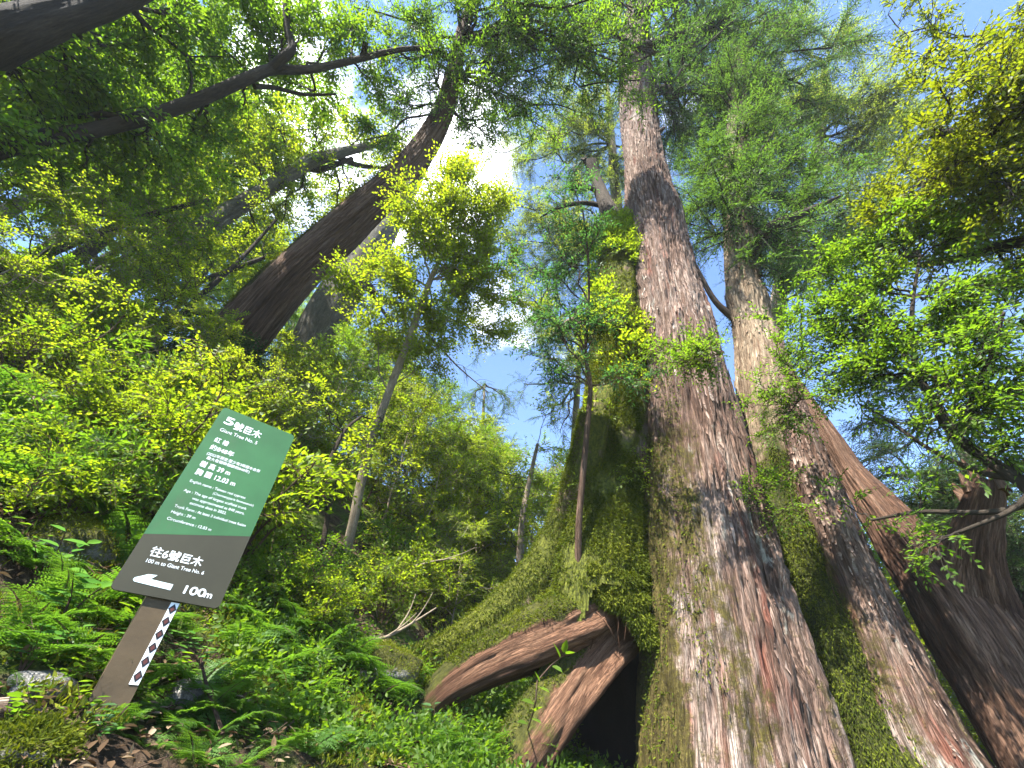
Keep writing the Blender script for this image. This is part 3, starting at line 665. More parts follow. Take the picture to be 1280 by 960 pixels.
def leaning():
    rw = [(165, 600, 50, 7.6), (210, 530, 44, 7.8), (252, 476, 40, 8.0), (303, 415, 35, 8.1), (365, 345, 30, 8.3), (430, 288, 26, 8.7), (490, 233, 21, 9.2), (533, 180, 17, 9.9), (556, 135, 14, 10.7), (568, 92, 11.5, 11.6), (576, 50, 9, 12.4), (590, 5, 7, 13.4), (610, -60, 5, 14.5)]
    pts, rr = prow(rw); rr = [r * .9 for r in rr]; b = gz(pts[0], .3)
    t = thing('leaning_tree', 'thick dark trunk leaning and curving up to the canopy, moss along its upper edge', 'tree', b)
    m4 = lambda TH, SS, n, V: np.clip(.95 * smooth(.05, .75, n[..., 2] - .7 * n[..., 0]) * smooth(8.5, 4, SS) + .22 * vnoise(V * 4, 3), 0, 1)
    V, N, TH, SS = trunk(t, b, [b] + pts, [rr[0] * 1.2] + rr, BM['brown'], seg=150, rg=380, amp=.05, fl=.10, fine=.020, moss=m4)
    mo = MB(); p, q = V.reshape(-1, 3), N.reshape(-1, 3); k = (q[:, 2] - .7 * q[:, 0] > .45) & (SS.reshape(-1) < 8); tufts(mo, p[k], q[k], 9000, .05, .3, .2, .1); mo.build('moss', LM['moss'], t, loc=b)
    lf = MB(); at = lambda i: pts[i]
    L = [(8, (520, 30), 12, .06), (9, (600, 20), 12, .06), (8, (660, 95), 11, .06), (9, (735, 30), 12, .07), (9, (700, 60), 11, .06), (8, (720, 140), 11.2, .05), (7, (610, 170), 10, .05), (9, (640, -20), 12.5, .06), (8, (470, 55), 11.8, .05), (7, (500, 130), 11, .04), (9, (790, 70), 11, .06), (8, (640, 130), 11.8, .05), (9, (560, -30), 13, .06), (9, (760, -20), 12, .06), (9, (680, 10), 12, .06), (7, (455, 175), 9.6, .035), (8, (610, 75), 11, .05), (9, (815, 20), 11.5, .05), (8, (580, 120), 10.6, .04), (7, (545, 75), 11, .04), (8, (680, 160), 12, .04), (9, (440, 10), 12.5, .05), (9, (800, 100), 10.5, .05), (9, (780, 50), 10.8, .05), (9, (820, 65), 10.6, .04), (9, (765, 105), 11, .04), (9, (790, 15), 11, .05)]
    for i, e, r, w_ in L:
        wd = MB(); limb(lf, at(i + 1), P(*e, r), w_ * .8, .012, 14, 1.0, 11, 'lance', .3, .05, .06, wood=wd, size=1.25, twr=.005)
        wd.build('branch', BM['dark'], t, loc=b)
    lf.build('crown', [LM['mid'], BM['dark']], t, loc=b)
leaning()

def upper_left():
    # big dark trunk across the top left corner
    rw = [(-330, 250, 50, 6.0), (-150, 120, 42, 5.4), (-20, 55, 32, 5.2), (60, 25, 24, 5.3), (150, -5, 18, 5.6), (260, -60, 14, 6.2), (340, -120, 9, 7)]
    pts, rr = prow(rw, 1.55); rr = [r * .88 for r in rr]; b = gz(pts[0], .3)
    t = thing('overhanging_tree', 'dark mossy trunk slanting across the top corner above the forked trunk', 'tree', b)
    trunk(t, b, [b] + pts, [rr[0] * 1.2] + rr, BM['dark'], seg=60, rg=160, amp=.03, moss=lambda TH, SS, n, V: np.clip(.7 * smooth(-.1, .6, n[..., 2]) + .3 * vnoise(V * 4, 3), 0, 1))
    lf = MB()
    for i, e, r in [(2, (40, 110), 5.6), (3, (150, 70), 6.2), (3, (90, 110), 6.0), (4, (230, 40), 6.6), (4, (270, 90), 7), (5, (330, 30), 7.4), (2, (20, 140), 6), (3, (190, 110), 7), (4, (180, 30), 6), (5, (300, -30), 7), (1, (-30, 140), 5), (4, (120, 20), 6.4), (2, (60, 65), 5.8)]:
        limb(lf, pts[i], P(*e, r * 1.55), .04, .01, 11, .9, 13, 'broad', .3, .03, .05, size=1.4, bias=.1)
    lf.build('crown', [LM['mid'], BM['dark']], t, loc=b)
    # slender forked trunk
    rw = [(-300, 330, 20, 6.2), (-120, 225, 17, 5.8), (0, 186, 14, 5.8), (60, 172, 12.5, 5.9), (120, 162, 11, 6), (190, 145, 10.5, 6.2), (255, 122, 9.5, 6.4), (310, 98, 8.5, 6.6), (340, 87, 7.5, 6.8), (385, 87, 6, 7), (440, 76, 5, 7.3), (500, 62, 4, 7.7), (545, 62, 3, 8.0), (570, 75, 2, 8.2)]
    pts, rr = prow(rw, 1.4); rr = [r * .78 for r in rr]; b = gz(pts[0], .3)
    t = thing('forked_tree', 'slender dark trunk slanting right, forked in front of the glaring cloud', 'tree', b)
    trunk(t, b, [b] + pts, [rr[0] * 1.2] + rr, BM['dark'], seg=28, rg=160, amp=.02, fine=.004, moss=lambda TH, SS, n, V: np.clip(.5 * smooth(.2, .8, n[..., 2]) + .3 * vnoise(V * 5, 4), 0, 1))
    for rw in ([(335, 88, 5.5, 6.8), (355, 72, 5.5, 6.8), (365, 60, 5, 6.9), (360, 40, 4.5, 7.1), (358, 5, 4, 7.4), (362, -40, 3, 7.8)], [(452, 73, 3.5, 7.4), (456, 60, 3.5, 7.4), (457, 52, 3.5, 7.4)], [(318, 108, 3.5, 6.6), (345, 110, 2.6, 6.8), (380, 118, 2, 7), (420, 118, 1.2, 7.2)], [(170, 152, 4.5, 6.1), (130, 143, 3.5, 6.1), (70, 150, 2.5, 6.2), (10, 160, 1.5, 6.3)], [(230, 130, 2, 6.3), (240, 100, 1.6, 6.5), (232, 75, 1, 6.7)]):
        p2, r2 = prow(rw, 1.4); trunk(t, b, p2, r2, BM['dark'], 'branch', 12, 40, .01, .05, 0)
    lf = MB()
    for i, e, r in [(5, (150, 200), 6.6), (5, (200, 185), 6.4), (6, (260, 160), 6.8), (4, (100, 215), 6.4), (7, (300, 140), 7), (8, (375, 30), 7.6), (9, (410, 50), 7.6), (10, (470, 110), 8), (3, (50, 215), 6.2), (6, (230, 215), 7.2), (8, (330, 50), 7.6), (9, (395, 130), 7.8), (4, (120, 120), 6.5), (10, (440, 25), 8), (7, (270, 60), 7.6), (8, (390, 5), 8), (5, (180, 240), 7), (3, (20, 120), 6.4)]:
        limb(lf, pts[i], P(*e, r * 1.4), .024, .008, 11, .85, 13, 'broad', .3, .03, .05, size=1.3, bias=.15)
    lf.build('crown', [LM['mid'], BM['dark']], t, loc=b)
    # trunk further up the slope
    rw = [(40, 440, 20, 11.5), (85, 402, 17, 11.5), (150, 357, 15, 11.7), (215, 313, 13, 12), (270, 275, 11, 12.4), (330, 238, 9.5, 13), (385, 203, 8, 13.6), (420, 192, 6, 14.2), (470, 180, 4, 15)]
    pts, rr = prow(rw); b = gz(pts[0], .3)
    t = thing('slope_tree', 'lichened trunk slanting up behind the forked trunk on the slope', 'tree', b)
    trunk(t, b, [b] + pts, [rr[0] * 1.2] + rr, BM['grey'], seg=40, rg=120, amp=.03, moss=lambda TH, SS, n, V: np.clip(.55 * smooth(.0, .7, n[..., 2]) + .35 * vnoise(V * 3, 4), 0, 1))
    for rw in ([(380, 206, 5, 13.5), (400, 212, 4, 13.8), (440, 198, 2.5, 14.5)], [(415, 193, 4, 14.2), (450, 207, 3, 14.6), (490, 210, 1.5, 15)]):
        p2, r2 = prow(rw); trunk(t, b, p2, r2, BM['dark'], 'branch', 10, 30, .01, .05, 0)
    lf = MB()
    for i, e, r in [(5, (300, 180), 13), (6, (400, 150), 14), (7, (440, 240), 14), (6, (350, 280), 13.5), (4, (240, 220), 12.6), (5, (290, 320), 13), (7, (470, 170), 15), (8, (500, 200), 15.5), (5, (360, 180), 14), (3, (190, 260), 12.4), (6, (330, 150), 14), (4, (230, 350), 12.8), (7, (420, 300), 14)]:
        limb(lf, pts[i], P(*e, r), .035, .01, 13, 1.2, 13, 'broad', .3, .04, .05, size=1.6, bias=.15)
    lf.build('crown', [LM['yellow'], BM['dark']], t, loc=b)
upper_left()

def young_tree():
    rw = [(405, 790, 9, 6.0), (424, 720, 8.5, 6.0), (438, 668, 8, 6.0), (452, 600, 7.5, 6.05), (466, 548, 7, 6.1), (486, 490, 6.5, 6.2), (505, 440, 6, 6.3), (524, 388, 5.2, 6.5), (538, 350, 4.5, 6.7), (552, 320, 3, 6.9), (565, 285, 2, 7.2)]
    pts, rr = prow(rw); b = gz(pts[0], .15)
    rr = [r * .75 for r in rr]
    t = thing('young_tree', 'slender pale-barked young tree with bright yellow-green crown right of the leaning trunk', 'tree', b)
    trunk(t, b, [b] + pts, [rr[0] * 1.2] + rr, BM['birch'], seg=24, rg=160, amp=.012, fine=.004, moss=lambda TH, SS, n, V: np.clip(.45 * smooth(2.2, .3, SS) + .5 * vnoise(V * 5, 4), 0, 1))
    lf = MB()
    for i, e, r, w_ in [(9, (600, 270), 7.4, .02), (8, (530, 280), 7.0, .018), (8, (640, 330), 7.2, .018), (7, (590, 360), 7.0, .018), (7, (480, 330), 6.7, .015), (6, (560, 400), 6.8, .014), (9, (560, 225), 7.6, .016), (9, (500, 245), 7.3, .014), (8, (600, 310), 7.3, .015), (5, (440, 350), 6.4, .012), (9, (620, 240), 7.6, .014), (5, (545, 440), 6.7, .010), (8, (660, 380), 7.2, .014), (7, (500, 375), 6.5, .012), (9, (540, 255), 7.3, .012), (8, (570, 330), 6.9, .012), (10, (590, 215), 8, .012), (7, (630, 420), 7.2, .01)]:
        limb(lf, pts[i], P(*e, r), w_, .005, 14, .6, 15, 'small', .3, .05, .05, size=1.3, bias=.2)
    lf.build('crown', [LM['yellow'], BM['birch']], t, loc=b)
young_tree()

def root_sapling():
    rw = [(731, 772, 6.5, 4.62), (727, 755, 6, 4.6), (723, 715, 5.6, 4.6), (724, 650, 5.2, 4.62), (730, 580, 4.8, 4.7), (735, 525, 4.3, 4.8), (738, 482, 3.4, 4.9), (732, 440, 2.6, 5.05), (736, 380, 2, 5.3), (735, 320, 1.6, 5.6), (728, 260, 1.2, 6)]
    pts, rr = prow(rw); b = pts[0]
    rr = [r * .8 for r in rr]
    t = thing('sapling', 'thin dark sapling rooted on the mossy lip above the hollow', 'tree', b)
    trunk(t, b, pts, rr, BM['brown'], seg=18, rg=140, amp=.008, fine=.003)
    lf = MB()
    for i, e, r, w_ in [(6, (805, 475), 4.7, .010), (6, (690, 400), 5.0, .012), (7, (690, 345), 5.3, .012), (7, (755, 390), 5.1, .010), (8, (690, 300), 5.6, .012), (9, (700, 255), 5.9, .01), (6, (665, 440), 5, .01), (7, (660, 370), 5.2, .01), (8, (645, 320), 5.6, .01), (10, (720, 225), 6.2, .008), (7, (715, 400), 5, .01), (9, (750, 285), 5.8, .007), (6, (700, 470), 4.9, .008)]:
        limb(lf, pts[i], P(*e, r), w_, .004, 9, .34, 6, 'lance', .3, .04, .05, size=.8, bias=.0)
    lf.build('crown', [LM['blue'], BM['brown']], t, loc=b)
root_sapling()

def right_side():
    # weathered dead trunk leaning left beyond the giant's second stem
    rw = [(1470, 1220, 64, 6.0), (1385, 1070, 60, 6.0), (1312, 948, 56, 6.1), (1262, 862, 56, 6.2), (1215, 786, 52, 6.3), (1172, 728, 42, 6.5), (1132, 680, 31, 6.7), (1095, 632, 22, 6.9), (1063, 590, 13.5, 7.2), (1040, 553, 11, 7.4), (1012, 508, 8, 7.8), (985, 465, 6, 8.3)]
    pts, rr = prow(rw); b = gz(pts[0], .3)
    t = thing('dead_tree', 'weathered dead trunk leaning left beside the giant cypress, with a broken upright stub', 'tree', b)
    trunk(t, b, [b] + pts, [rr[0]] + rr, BM['stump'], seg=150, rg=340, amp=.07, fl=.10, fine=.03, fs=16, moss=lambda TH, SS, n, V: np.clip(.34 * vnoise(V * 3, 4) + .2 * smooth(.5, 1, n[..., 2]), 0, 1))
    rw = [(1265, 850, 44, 6.25), (1238, 790, 38, 6.28), (1222, 740, 32, 6.3), (1218, 695, 25, 6.3), (1224, 652, 20, 6.35), (1231, 620, 16, 6.4), (1234, 602, 10, 6.45)]
    p2, r2 = prow(rw); trunk(t, b, p2, r2, BM['stump'], 'stub', 100, 160, .09, .16, .03)
    mb = MB()
    for k in range(9):
        e = p2[-2] + rsph(1)[0] * A([.16, .16, .05]); tube(mb, [e, e + UP * (.1 + .3 * rng.random()) + rsph(1)[0] * .06], [.06, .012], 6, 5)
    mb.build('splinters', BM['stump'], t, loc=b)
    # broadleaf tree whose boughs overhang from the right
    rw = [(1800, 900, 40, 5.6), (1640, 640, 34, 5.6), (1500, 400, 28, 5.8), (1400, 240, 20, 6.2), (1330, 150, 14, 6.5)]
    pts, rr = prow(rw); b = gz(pts[0], .3)
    t = thing('overhanging_broadleaf', 'broadleaf tree reaching in with crooked boughs of olive and yellow-green leaves', 'tree', b)
    trunk(t, b, [b] + pts, [rr[0] * 1.2] + rr, BM['dark'], seg=40, rg=100)
    lf = MB()
    bo = [([(1330, 150, 11, 6.5), (1285, 135, 8, 6.5), (1255, 155, 7, 6.5), (1222, 172, 6, 6.5), (1185, 165, 4.5, 6.6), (1150, 172, 3, 6.8)]), ([(1228, 170, 5, 6.5), (1218, 195, 4.5, 6.4), (1190, 215, 3.5, 6.4), (1150, 230, 2.5, 6.6)]),
          ([(1500, 400, 16, 5.8), (1400, 300, 12, 6), (1330, 290, 9, 6.2), (1240, 310, 6, 6.5), (1160, 330, 4, 6.8), (1080, 330, 2.5, 7.2)])]
    for rw in bo:
        p2, r2 = prow(rw); trunk(t, b, p2, r2, BM['dark'], 'branch', 14, 60, .01, .05, 0)
        for q in range(12):
            i = int(rng.integers(1, len(p2))); x, y, h_, r_ = rw[i]
            limb(lf, p2[i], P(x + rng.normal() * 55, y + rng.normal() * 48 + 10, r_ + rng.normal() * .5), .014, .005, 10, .5, 9, 'broad', .25, .02, .06, size=.78, bias=.1)
    for i, e, r in [(4, (1260, 60), 6.6), (4, (1240, 110), 6.4), (3, (1275, 200), 6.2), (4, (1280, 20), 6.8), (4, (1170, 20), 7.6), (4, (1110, 18), 8), (3, (1270, 250), 6.2)]:
        limb(lf, pts[i], P(*e, r), .02, .005, 11, .5, 10, 'broad', .4, .02, .05, size=.75, bias=.2)
    lf.build('crown', [LM['olive'], BM['dark']], t, loc=b)
    # lower slender tree with long arching stem
    rw = [(1420, 760, 12, 4.6), (1340, 665, 9.5, 4.6), (1280, 605, 8, 4.65), (1235, 575, 7, 4.7), (1195, 545, 6, 4.8), (1170, 510, 5, 4.9), (1150, 470, 3.8, 5.1), (1140, 420, 2.8, 5.3), (1142, 370, 2, 5.5), (1150, 320, 1.4, 5.8)]
    pts, rr = prow(rw); b = gz(pts[0], .2)
    t = thing('arching_tree', 'slender dark stem arching over the dead trunk, with glossy green leaves', 'tree', b)
    trunk(t, b, [b] + pts, [rr[0] * 1.2] + rr, BM['dark'], seg=20, rg=140, amp=.01, fine=.003)
    lf = MB()
    for rw in ([(1265, 597, 5, 4.7), (1225, 590, 3.5, 4.7), (1160, 560, 2.5, 4.9), (1110, 525, 2, 5.1), (1075, 505, 1.2, 5.3)], [(1195, 545, 4, 4.8), (1215, 500, 3.5, 4.8), (1240, 440, 2.5, 4.9), (1255, 390, 1.5, 5.1)], [(1300, 625, 5, 4.6), (1240, 640, 3.5, 4.6), (1150, 640, 2.5, 4.8), (1090, 650, 1.5, 5)], [(1290, 615, 4, 4.6), (1260, 640, 3, 4.5), (1200, 665, 2.2, 4.5), (1140, 690, 1.4, 4.6)]):
        p2, r2 = prow(rw); trunk(t, b, p2, r2, BM['dark'], 'branch', 10, 40, .008, .05, 0)
        for q in range(2, len(rw)):
            for _ in range(1): limb(lf, p2[q], P(rw[q][0] + rng.normal() * 30, rw[q][1] - 10 + rng.normal() * 22, rw[q][3] + rng.normal() * .25), .007, .003, 6, .26, 4, 'broad', .2, .02, .06, size=.7)
    for i, e, r in [(6, (1090, 470), 5.2), (6, (1050, 430), 5.4), (7, (1010, 390), 5.6), (7, (1080, 400), 5.5), (7, (1040, 360), 5.7), (8, (1000, 340), 6), (8, (1090, 350), 5.8), (8, (1190, 380), 5.4), (7, (1210, 430), 5.1), (6, (1230, 480), 4.9), (5, (1250, 520), 4.7), (9, (1110, 300), 6), (9, (1190, 300), 6), (9, (1060, 310), 6.2), (6, (1130, 440), 5.2), (7, (1170, 400), 5.4), (8, (1240, 350), 5.5), (5, (1180, 470), 5), (6, (1000, 440), 5.6), (7, (970, 400), 6), (6, (1040, 480), 5.4), (4, (1260, 450), 4.9), (3, (1275, 550), 4.7), (5, (1270, 400), 5.2), (9, (1150, 280), 6.1)]:
        limb(lf, pts[i], P(*e, r), .013, .004, 11, .42, 11, 'broad', .3, .03, .06, size=.78, bias=.12)
    lf.build('crown', [LM['mid'], BM['dark']], t, loc=b)
    # dark conifer low down on the right, beyond the dead trunk
    pts = [P(1330, 1000, 9), P(1290, 800, 9), P(1240, 640, 9.5), P(1180, 520, 10.5), P(1120, 430, 12)]; b = gz(pts[0], .2)
    t = thing('dark_conifer', 'dark drooping conifer showing between the arching stem and dead trunk', 'tree', b)
    trunk(t, b, pts, [.16, .14, .11, .07, .03], BM['dark'], seg=16, rg=40)
    lf = MB()
    for i, e, r in [(2, (1100, 560), 8.5), (2, (1150, 600), 8.2), (2, (1210, 620), 8.5), (3, (1080, 530), 9.2), (2, (1120, 640), 8.2), (2, (1190, 570), 9), (1, (1150, 680), 8), (2, (1260, 590), 9), (3, (1060, 590), 9), (1, (1230, 690), 8.6), (2, (1200, 650), 8), (1, (1270, 660), 8.4), (3, (1110, 490), 10), (2, (1070, 620), 9)]:
        limb(lf, pts[i], P(*e, r), .03, .008, 12, .65, 14, 'coni', .3, -.02, .05, size=.95)
    lf.build('crown', [LM['dark'], BM['dark']], t, loc=b)
    # small leafy shoots growing between the two stems
    for lab, c, ends in (('leafy shoot between the main and second stem of the giant cypress', (920, 640, 5.3), [(960, 590), (985, 600), (940, 610), (1000, 640), (950, 650), (905, 590)]), ('leafy spray across the pale upper part of the second stem', (1000, 500, 5.4), [(950, 480), (1010, 460), (960, 540), (985, 520), (940, 510), (1020, 500), (970, 430)]), ('thin twig of leaves in front of the main stem at mid height', (905, 440, 4.7), [(870, 440), (850, 455), (840, 430), (880, 455), (820, 440)])):
        b = P(*c); t = thing('leafy_shoot', lab, 'shoot', b); lf = MB()
        for e in ends: limb(lf, b, P(e[0], e[1], c[2] - .2 + rng.normal() * .1), .008, .003, 8, .22, 6, 'small', .25, .04, .06, size=.8, bias=.1)
        lf.build('foliage', [LM['mid'], BM['brown']], t, loc=b)
right_side()

def dark_cypress():
    rw = [(360, 520, 30, 15), (400, 415, 26, 15.5), (440, 345, 23, 16.5), (470, 300, 20, 17.5), (492, 262, 16, 18.6), (520, 215, 11, 20), (545, 175, 6, 22)]
    pts, rr = prow(rw); b = gz(pts[0], .3)
    t = thing('shaded_cypress', 'shaded grey cypress trunk behind the leaning tree with dead drooping boughs', 'tree', b)
    trunk(t, b, [b] + pts, [rr[0]] + rr, BM['grey'], seg=50, rg=120, amp=.05)
    lf = MB()
    for i, e, r, w_ in [(2, (545, 440), 14, .09), (2, (610, 490), 13.5, .08), (2, (520, 395), 14.5, .08), (1, (480, 420), 14.5, .07), (3, (560, 470), 15, .07), (1, (540, 500), 14, .06), (3, (600, 440), 15, .07), (4, (440, 300), 18, .06), (3, (420, 350), 16, .06), (4, (560, 380), 16, .06)]:
        wd = MB(); limb(lf, pts[i], P(*e, r), w_, .015, 12, 1.0, 5, 'coni', .3, .05, .05, wood=wd, size=1.3, bare=.25, twr=.006); wd.build('branch', BM['dark'], t, loc=b)
    lf.build('crown', [LM['coni'], BM['dark']], t, loc=b)
dark_cypress()

# ------------------------------------------------------------------ forest behind
def free_tree(name, label, cat, base, h, lean, m, lm, kind, nl, spread, size, frm=.3, rad=.12, group=None, nsub=11, sub=.9, ntw=9, bias=0., droop=.0, top=.2):
    """an upright tree: trunk, limbs all round it, crown"""
    b = A(base, float); t = thing(name, label, cat, b, group)
    n = 8; u = np.linspace(0, 1, n)[:, None]
    pts = b - UP * .2 + A([lean[0], lean[1], h]) * u + rng.normal(size=(n, 3)) * A([.03, .03, 0]) * h * u
    rr = np.linspace(rad, rad * .12, n)
    trunk(t, b, pts, rr, m, seg=18, rg=60, amp=.02, fine=.005)
    lf = MB(); cc = catmull(np.c_[pts, rr], 60)
    for i in range(nl):
        f = frm + (1 - frm) * (i + rng.random()) / nl; p = cc[int(f * 59)]
        a = i * 2.4 + rng.normal() * .4; L = spread * (1.15 - top * 0 - .75 * (f - frm) / (1 - frm)) * (.7 + .5 * rng.random())
        e = p[:3] + A([math.cos(a), math.sin(a), .25 + .4 * rng.random() - droop]) * L
        limb(lf, p[:3], e, p[3] * .55, .006, nsub, sub, ntw, kind, .25, .04, .05, size=size, bias=bias, twr=.004)
    lf.build('crown', [lm, m], t, loc=b)
    return t
def at_px(az, D, dz=0.):
    a = math.radians(az); x, y = D * math.sin(a), D * math.cos(a); return A([x, y, float(H(x, y)) + dz])
def forest():
    protoA = [free_tree('hill_tree', '', 'tree', (0, 0, 0), 9.5, (1.2, -.6), BM['grey'], LM['yellow'], 'far', 17, 3.4, 1.0, .25, .16, ntw=11),
              free_tree('hill_tree', '', 'tree', (0, 0, 0), 11., (1.8, -.8), BM['dark'], LM['mid'], 'far', 18, 3.3, 1.05, .22, .18, ntw=11),
              free_tree('hill_tree', '', 'tree', (0, 0, 0), 8., (1.5, -.3), BM['grey'], LM['mid'], 'far', 15, 3.0, .9, .2, .13, ntw=12)]
    labs = ['yellow-green broadleaf tree in the wood on the slope behind the leaning trunk', 'tall dark-stemmed green tree in the wood on the slope behind the leaning trunk', 'short grey-stemmed green tree in the wood on the slope behind the leaning trunk']
    spots = [(-78, 13, 1, 1.), (-72, 12.5, 0, 1.), (-66, 10, 2, 1.), (-60, 12.5, 1, 1.), (-68, 15, 0, 1.2), (-55, 17, 0, 1.1), (-50, 14, 2, .8), (-77, 14, 2, 1.3), (-62, 19, 1, 1.3), (-50, 22, 0, 1.2), (-37, 23, 0, .9), (-57, 27, 1, 1.4), (-46, 27, 2, 1.3), (-38, 29, 1, 1.1), (-72, 22, 0, 1.4), (-29, 25, 0, .8), (-80, 18, 1, 1.3), (-43, 20, 2, .8), (-32, 31, 2, 1.1), (-22, 28, 1, .8)]
    used = set()
    for i, (az, D, k, s) in enumerate(spots):
        p = at_px(az, D, -.2); g = 'trees of the wood on the slope'
        if k not in used:
            o = protoA[k]; o.location = Vector(p); o.scale = (s,) * 3; used.add(k); tag(o, labs[k], None, g)
        else: o = dup(protoA[k], p, 0, s, labs[k], g)
        o.rotation_euler = (0, 0, (i % 5 - 2) * .35)
    # leaf-bright saplings of the sunlit thicket in the middle
    sap = [free_tree('thicket_sapling', '', 'sapling', (0, 0, 0), 3.2, (.3, -.2), BM['birch'], LM['yellow'], 'small', 13, 1.05, 1.15, .12, .022, nsub=9, sub=.5, ntw=8, bias=.1),
           free_tree('thicket_sapling', '', 'sapling', (0, 0, 0), 2.6, (-.4, .1), BM['brown'], LM['yellow'], 'broad', 12, .95, .8, .10, .02, nsub=9, sub=.45, ntw=7, bias=.2),
           free_tree('thicket_sapling', '', 'sapling', (0, 0, 0), 3.8, (.5, .2), BM['birch'], LM['mid'], 'small', 14, 1.1, 1.2, .15, .026, nsub=9, sub=.5, ntw=8, bias=.15)]
    sl_ = ['yellow-green small-leaved sapling in the sunlit thicket right of the sign', 'yellow-green broad-leaved sapling in the sunlit thicket right of the sign', 'fresh green pale-stemmed sapling in the sunlit thicket right of the sign']
    sp = [(-38, 4.6, 1, .7), (-27, 7.6, 2, 1.), (-19, 8.4, 1, 1.), (-16, 7.8, 0, 1.), (-11, 6.5, 0, .85), (-12, 9, 2, 1.1), (-6, 7.4, 1, 1.), (-7, 10, 0, 1.2), (-2, 8.4, 2, 1.), (-2, 11.5, 1, 1.3), (3, 7.6, 0, .9), (4, 10, 0, 1.2), (8, 9, 2, 1.1), (-22, 9.5, 0, 1.3), (-33, 6.2, 0, .8), (-36, 7.4, 1, .9), (-18, 11, 1, 1.4), (-28, 10.5, 2, 1.3), (-9, 12.5, 2, 1.4), (0, 6.2, 1, .55), (-40, 5.4, 1, .6), (-47, 5.2, 0, .6), (-53, 6.0, 1, .8), (-58, 7, 2, .8), (-63, 5.6, 0, .7), (6, 12.5, 1, 1.4), (-5, 5.6, 0, .5), (-24, 13, 0, 1.5), (-4, 9, 0, 1.1), (-1, 10, 0, 1.15), (1.5, 9, 1, 1.15), (-8, 8.2, 0, .95), (-10, 10.5, 1, 1.3), (-13, 8, 1, 1.), (5, 11, 1, 1.3), (-3, 13, 0, 1.5)]
    used = set()
    for i, (az, D, k, s) in enumerate(sp):
        p = at_px(az, D, -.05); g = 'saplings of the sunlit thicket'
        if k not in used: o = sap[k]; o.location = Vector(p); o.scale = (s,) * 3; used.add(k); tag(o, sl_[k], None, g)
        else: o = dup(sap[k], p, 0, s, sl_[k], g)
        o.rotation_euler = (0, 0, i * 1.9)
    # right of the giant: sunlit bushes down the valley
    for i, (az, D, k, s) in enumerate([(46, 13, 0, 1.), (50, 15, 0, 1.1), (43, 18, 0, 1.2), (54, 12, 2, .9), (47, 21, 2, 1.3), (58, 16, 0, 1.1), (41.5, 14, 2, .7)]):
        o = dup(protoA[k], at_px(az, D, -1.5), i, .8 * s, ['sunlit yellow-green tree down the slope beyond the dead trunk', '', 'green tree down the slope beyond the dead trunk'][k], 'trees down the slope beyond the dead trunk')
    for i, (az, D, k, s, dz) in enumerate([(44, 9, 1, 1.2, 0), (46.5, 10, 0, 1.3, 0), (43, 11, 0, 1.4, 0), (48, 8.5, 1, 1.1, -.2), (41.5, 9.5, 1, 1.0, 0), (45, 13, 2, 1.6, 0), (50, 11, 0, 1.2, 0), (42, 13, 0, 1.4, 0), (47, 7.8, 1, .8, -.2), (44.5, 7.8, 0, .7, -.1)]):
        dup(sap[k], at_px(az, D, dz), i * 1.3, s, ['yellow-green small-leaved sapling glimpsed between the giant cypress and the dead trunk', 'yellow-green broad-leaved sapling glimpsed between the giant cypress and the dead trunk', 'fresh green sapling glimpsed between the giant cypress and the dead trunk'][k], 'saplings beyond the dead trunk')
    # pale tall conifers
    def conifer(name, label, stem, rr, ends, lm, w_=.05, size=1.8, nsub=16, sub=1.4, ntw=15, seg=24):
        b = gz(stem[0], .3); t = thing(name, label, 'tree', b)
        trunk(t, b, [b] + stem, [rr[0]] + rr, BM['birch'], seg=seg, rg=100, amp=.03)
        lf = MB()
        for i, e, r in ends: limb(lf, stem[i], P(*e, r), w_, .012, nsub, sub, ntw, 'coni', .15, .02, .05, size=size, twr=.006, bias=.1)
        lf.build('crown', [lm, BM['dark']], t, loc=b)
    conifer('pale_conifer', 'pale feathery conifer rising behind the broken mossy stem', [P(790, 820, 11), P(782, 500, 13), P(775, 320, 16), P(765, 180, 20), P(758, 90, 24)], [.35, .3, .24, .15, .05],
            [(3, (700, 160), 19), (3, (650, 200), 18), (2, (660, 260), 16.5), (2, (700, 320), 15.5), (2, (640, 300), 16), (3, (720, 210), 18.5), (2, (690, 240), 16.5), (3, (740, 130), 20), (2, (620, 250), 17), (3, (680, 110), 20), (2, (720, 280), 16), (1, (690, 400), 14), (3, (610, 190), 19), (4, (720, 60), 24), (3, (850, 190), 19), (2, (670, 340), 15.5), (3, (770, 230), 18), (1, (660, 370), 14.5)], LM['pale'])
    conifer('pale_conifer', 'pale feathery conifer filling the sky right of the second stem', [P(1020, 900, 14), P(975, 560, 14), P(972, 380, 16), P(1025, 170, 19), P(1030, 80, 22)], [.35, .3, .24, .15, .06],
            [(3, (960, 110), 20), (3, (1090, 110), 18), (2, (1130, 190), 16), (3, (1000, 130), 19), (2, (1010, 230), 16.5), (3, (1130, 100), 18), (2, (1180, 220), 15.5), (4, (1060, 60), 21), (3, (1090, 160), 17.5), (4, (980, 40), 22), (2, (1110, 260), 15.5), (3, (940, 160), 20), (3, (1060, 190), 18), (2, (1150, 140), 17), (2, (1000, 290), 16), (1, (1010, 330), 15)], LM['pale'])
    # lower feathery bough tips between the thicket and the sky
    conifer('distant_cypress', 'distant feathery cypress above the thicket, left of the sapling', [P(600, 740, 17), P(600, 640, 17), P(602, 560, 17.5), P(606, 480, 18.5)], [.22, .17, .1, .03],
            [(2, (560, 540), 16.5), (2, (640, 560), 17), (1, (550, 600), 16.5), (1, (650, 620), 16.5), (3, (590, 500), 18), (2, (620, 520), 17.5), (1, (600, 600), 16), (3, (635, 500), 18.5), (2, (570, 570), 17)], LM['coni'], .04, 1.5, 12, .9, 7)
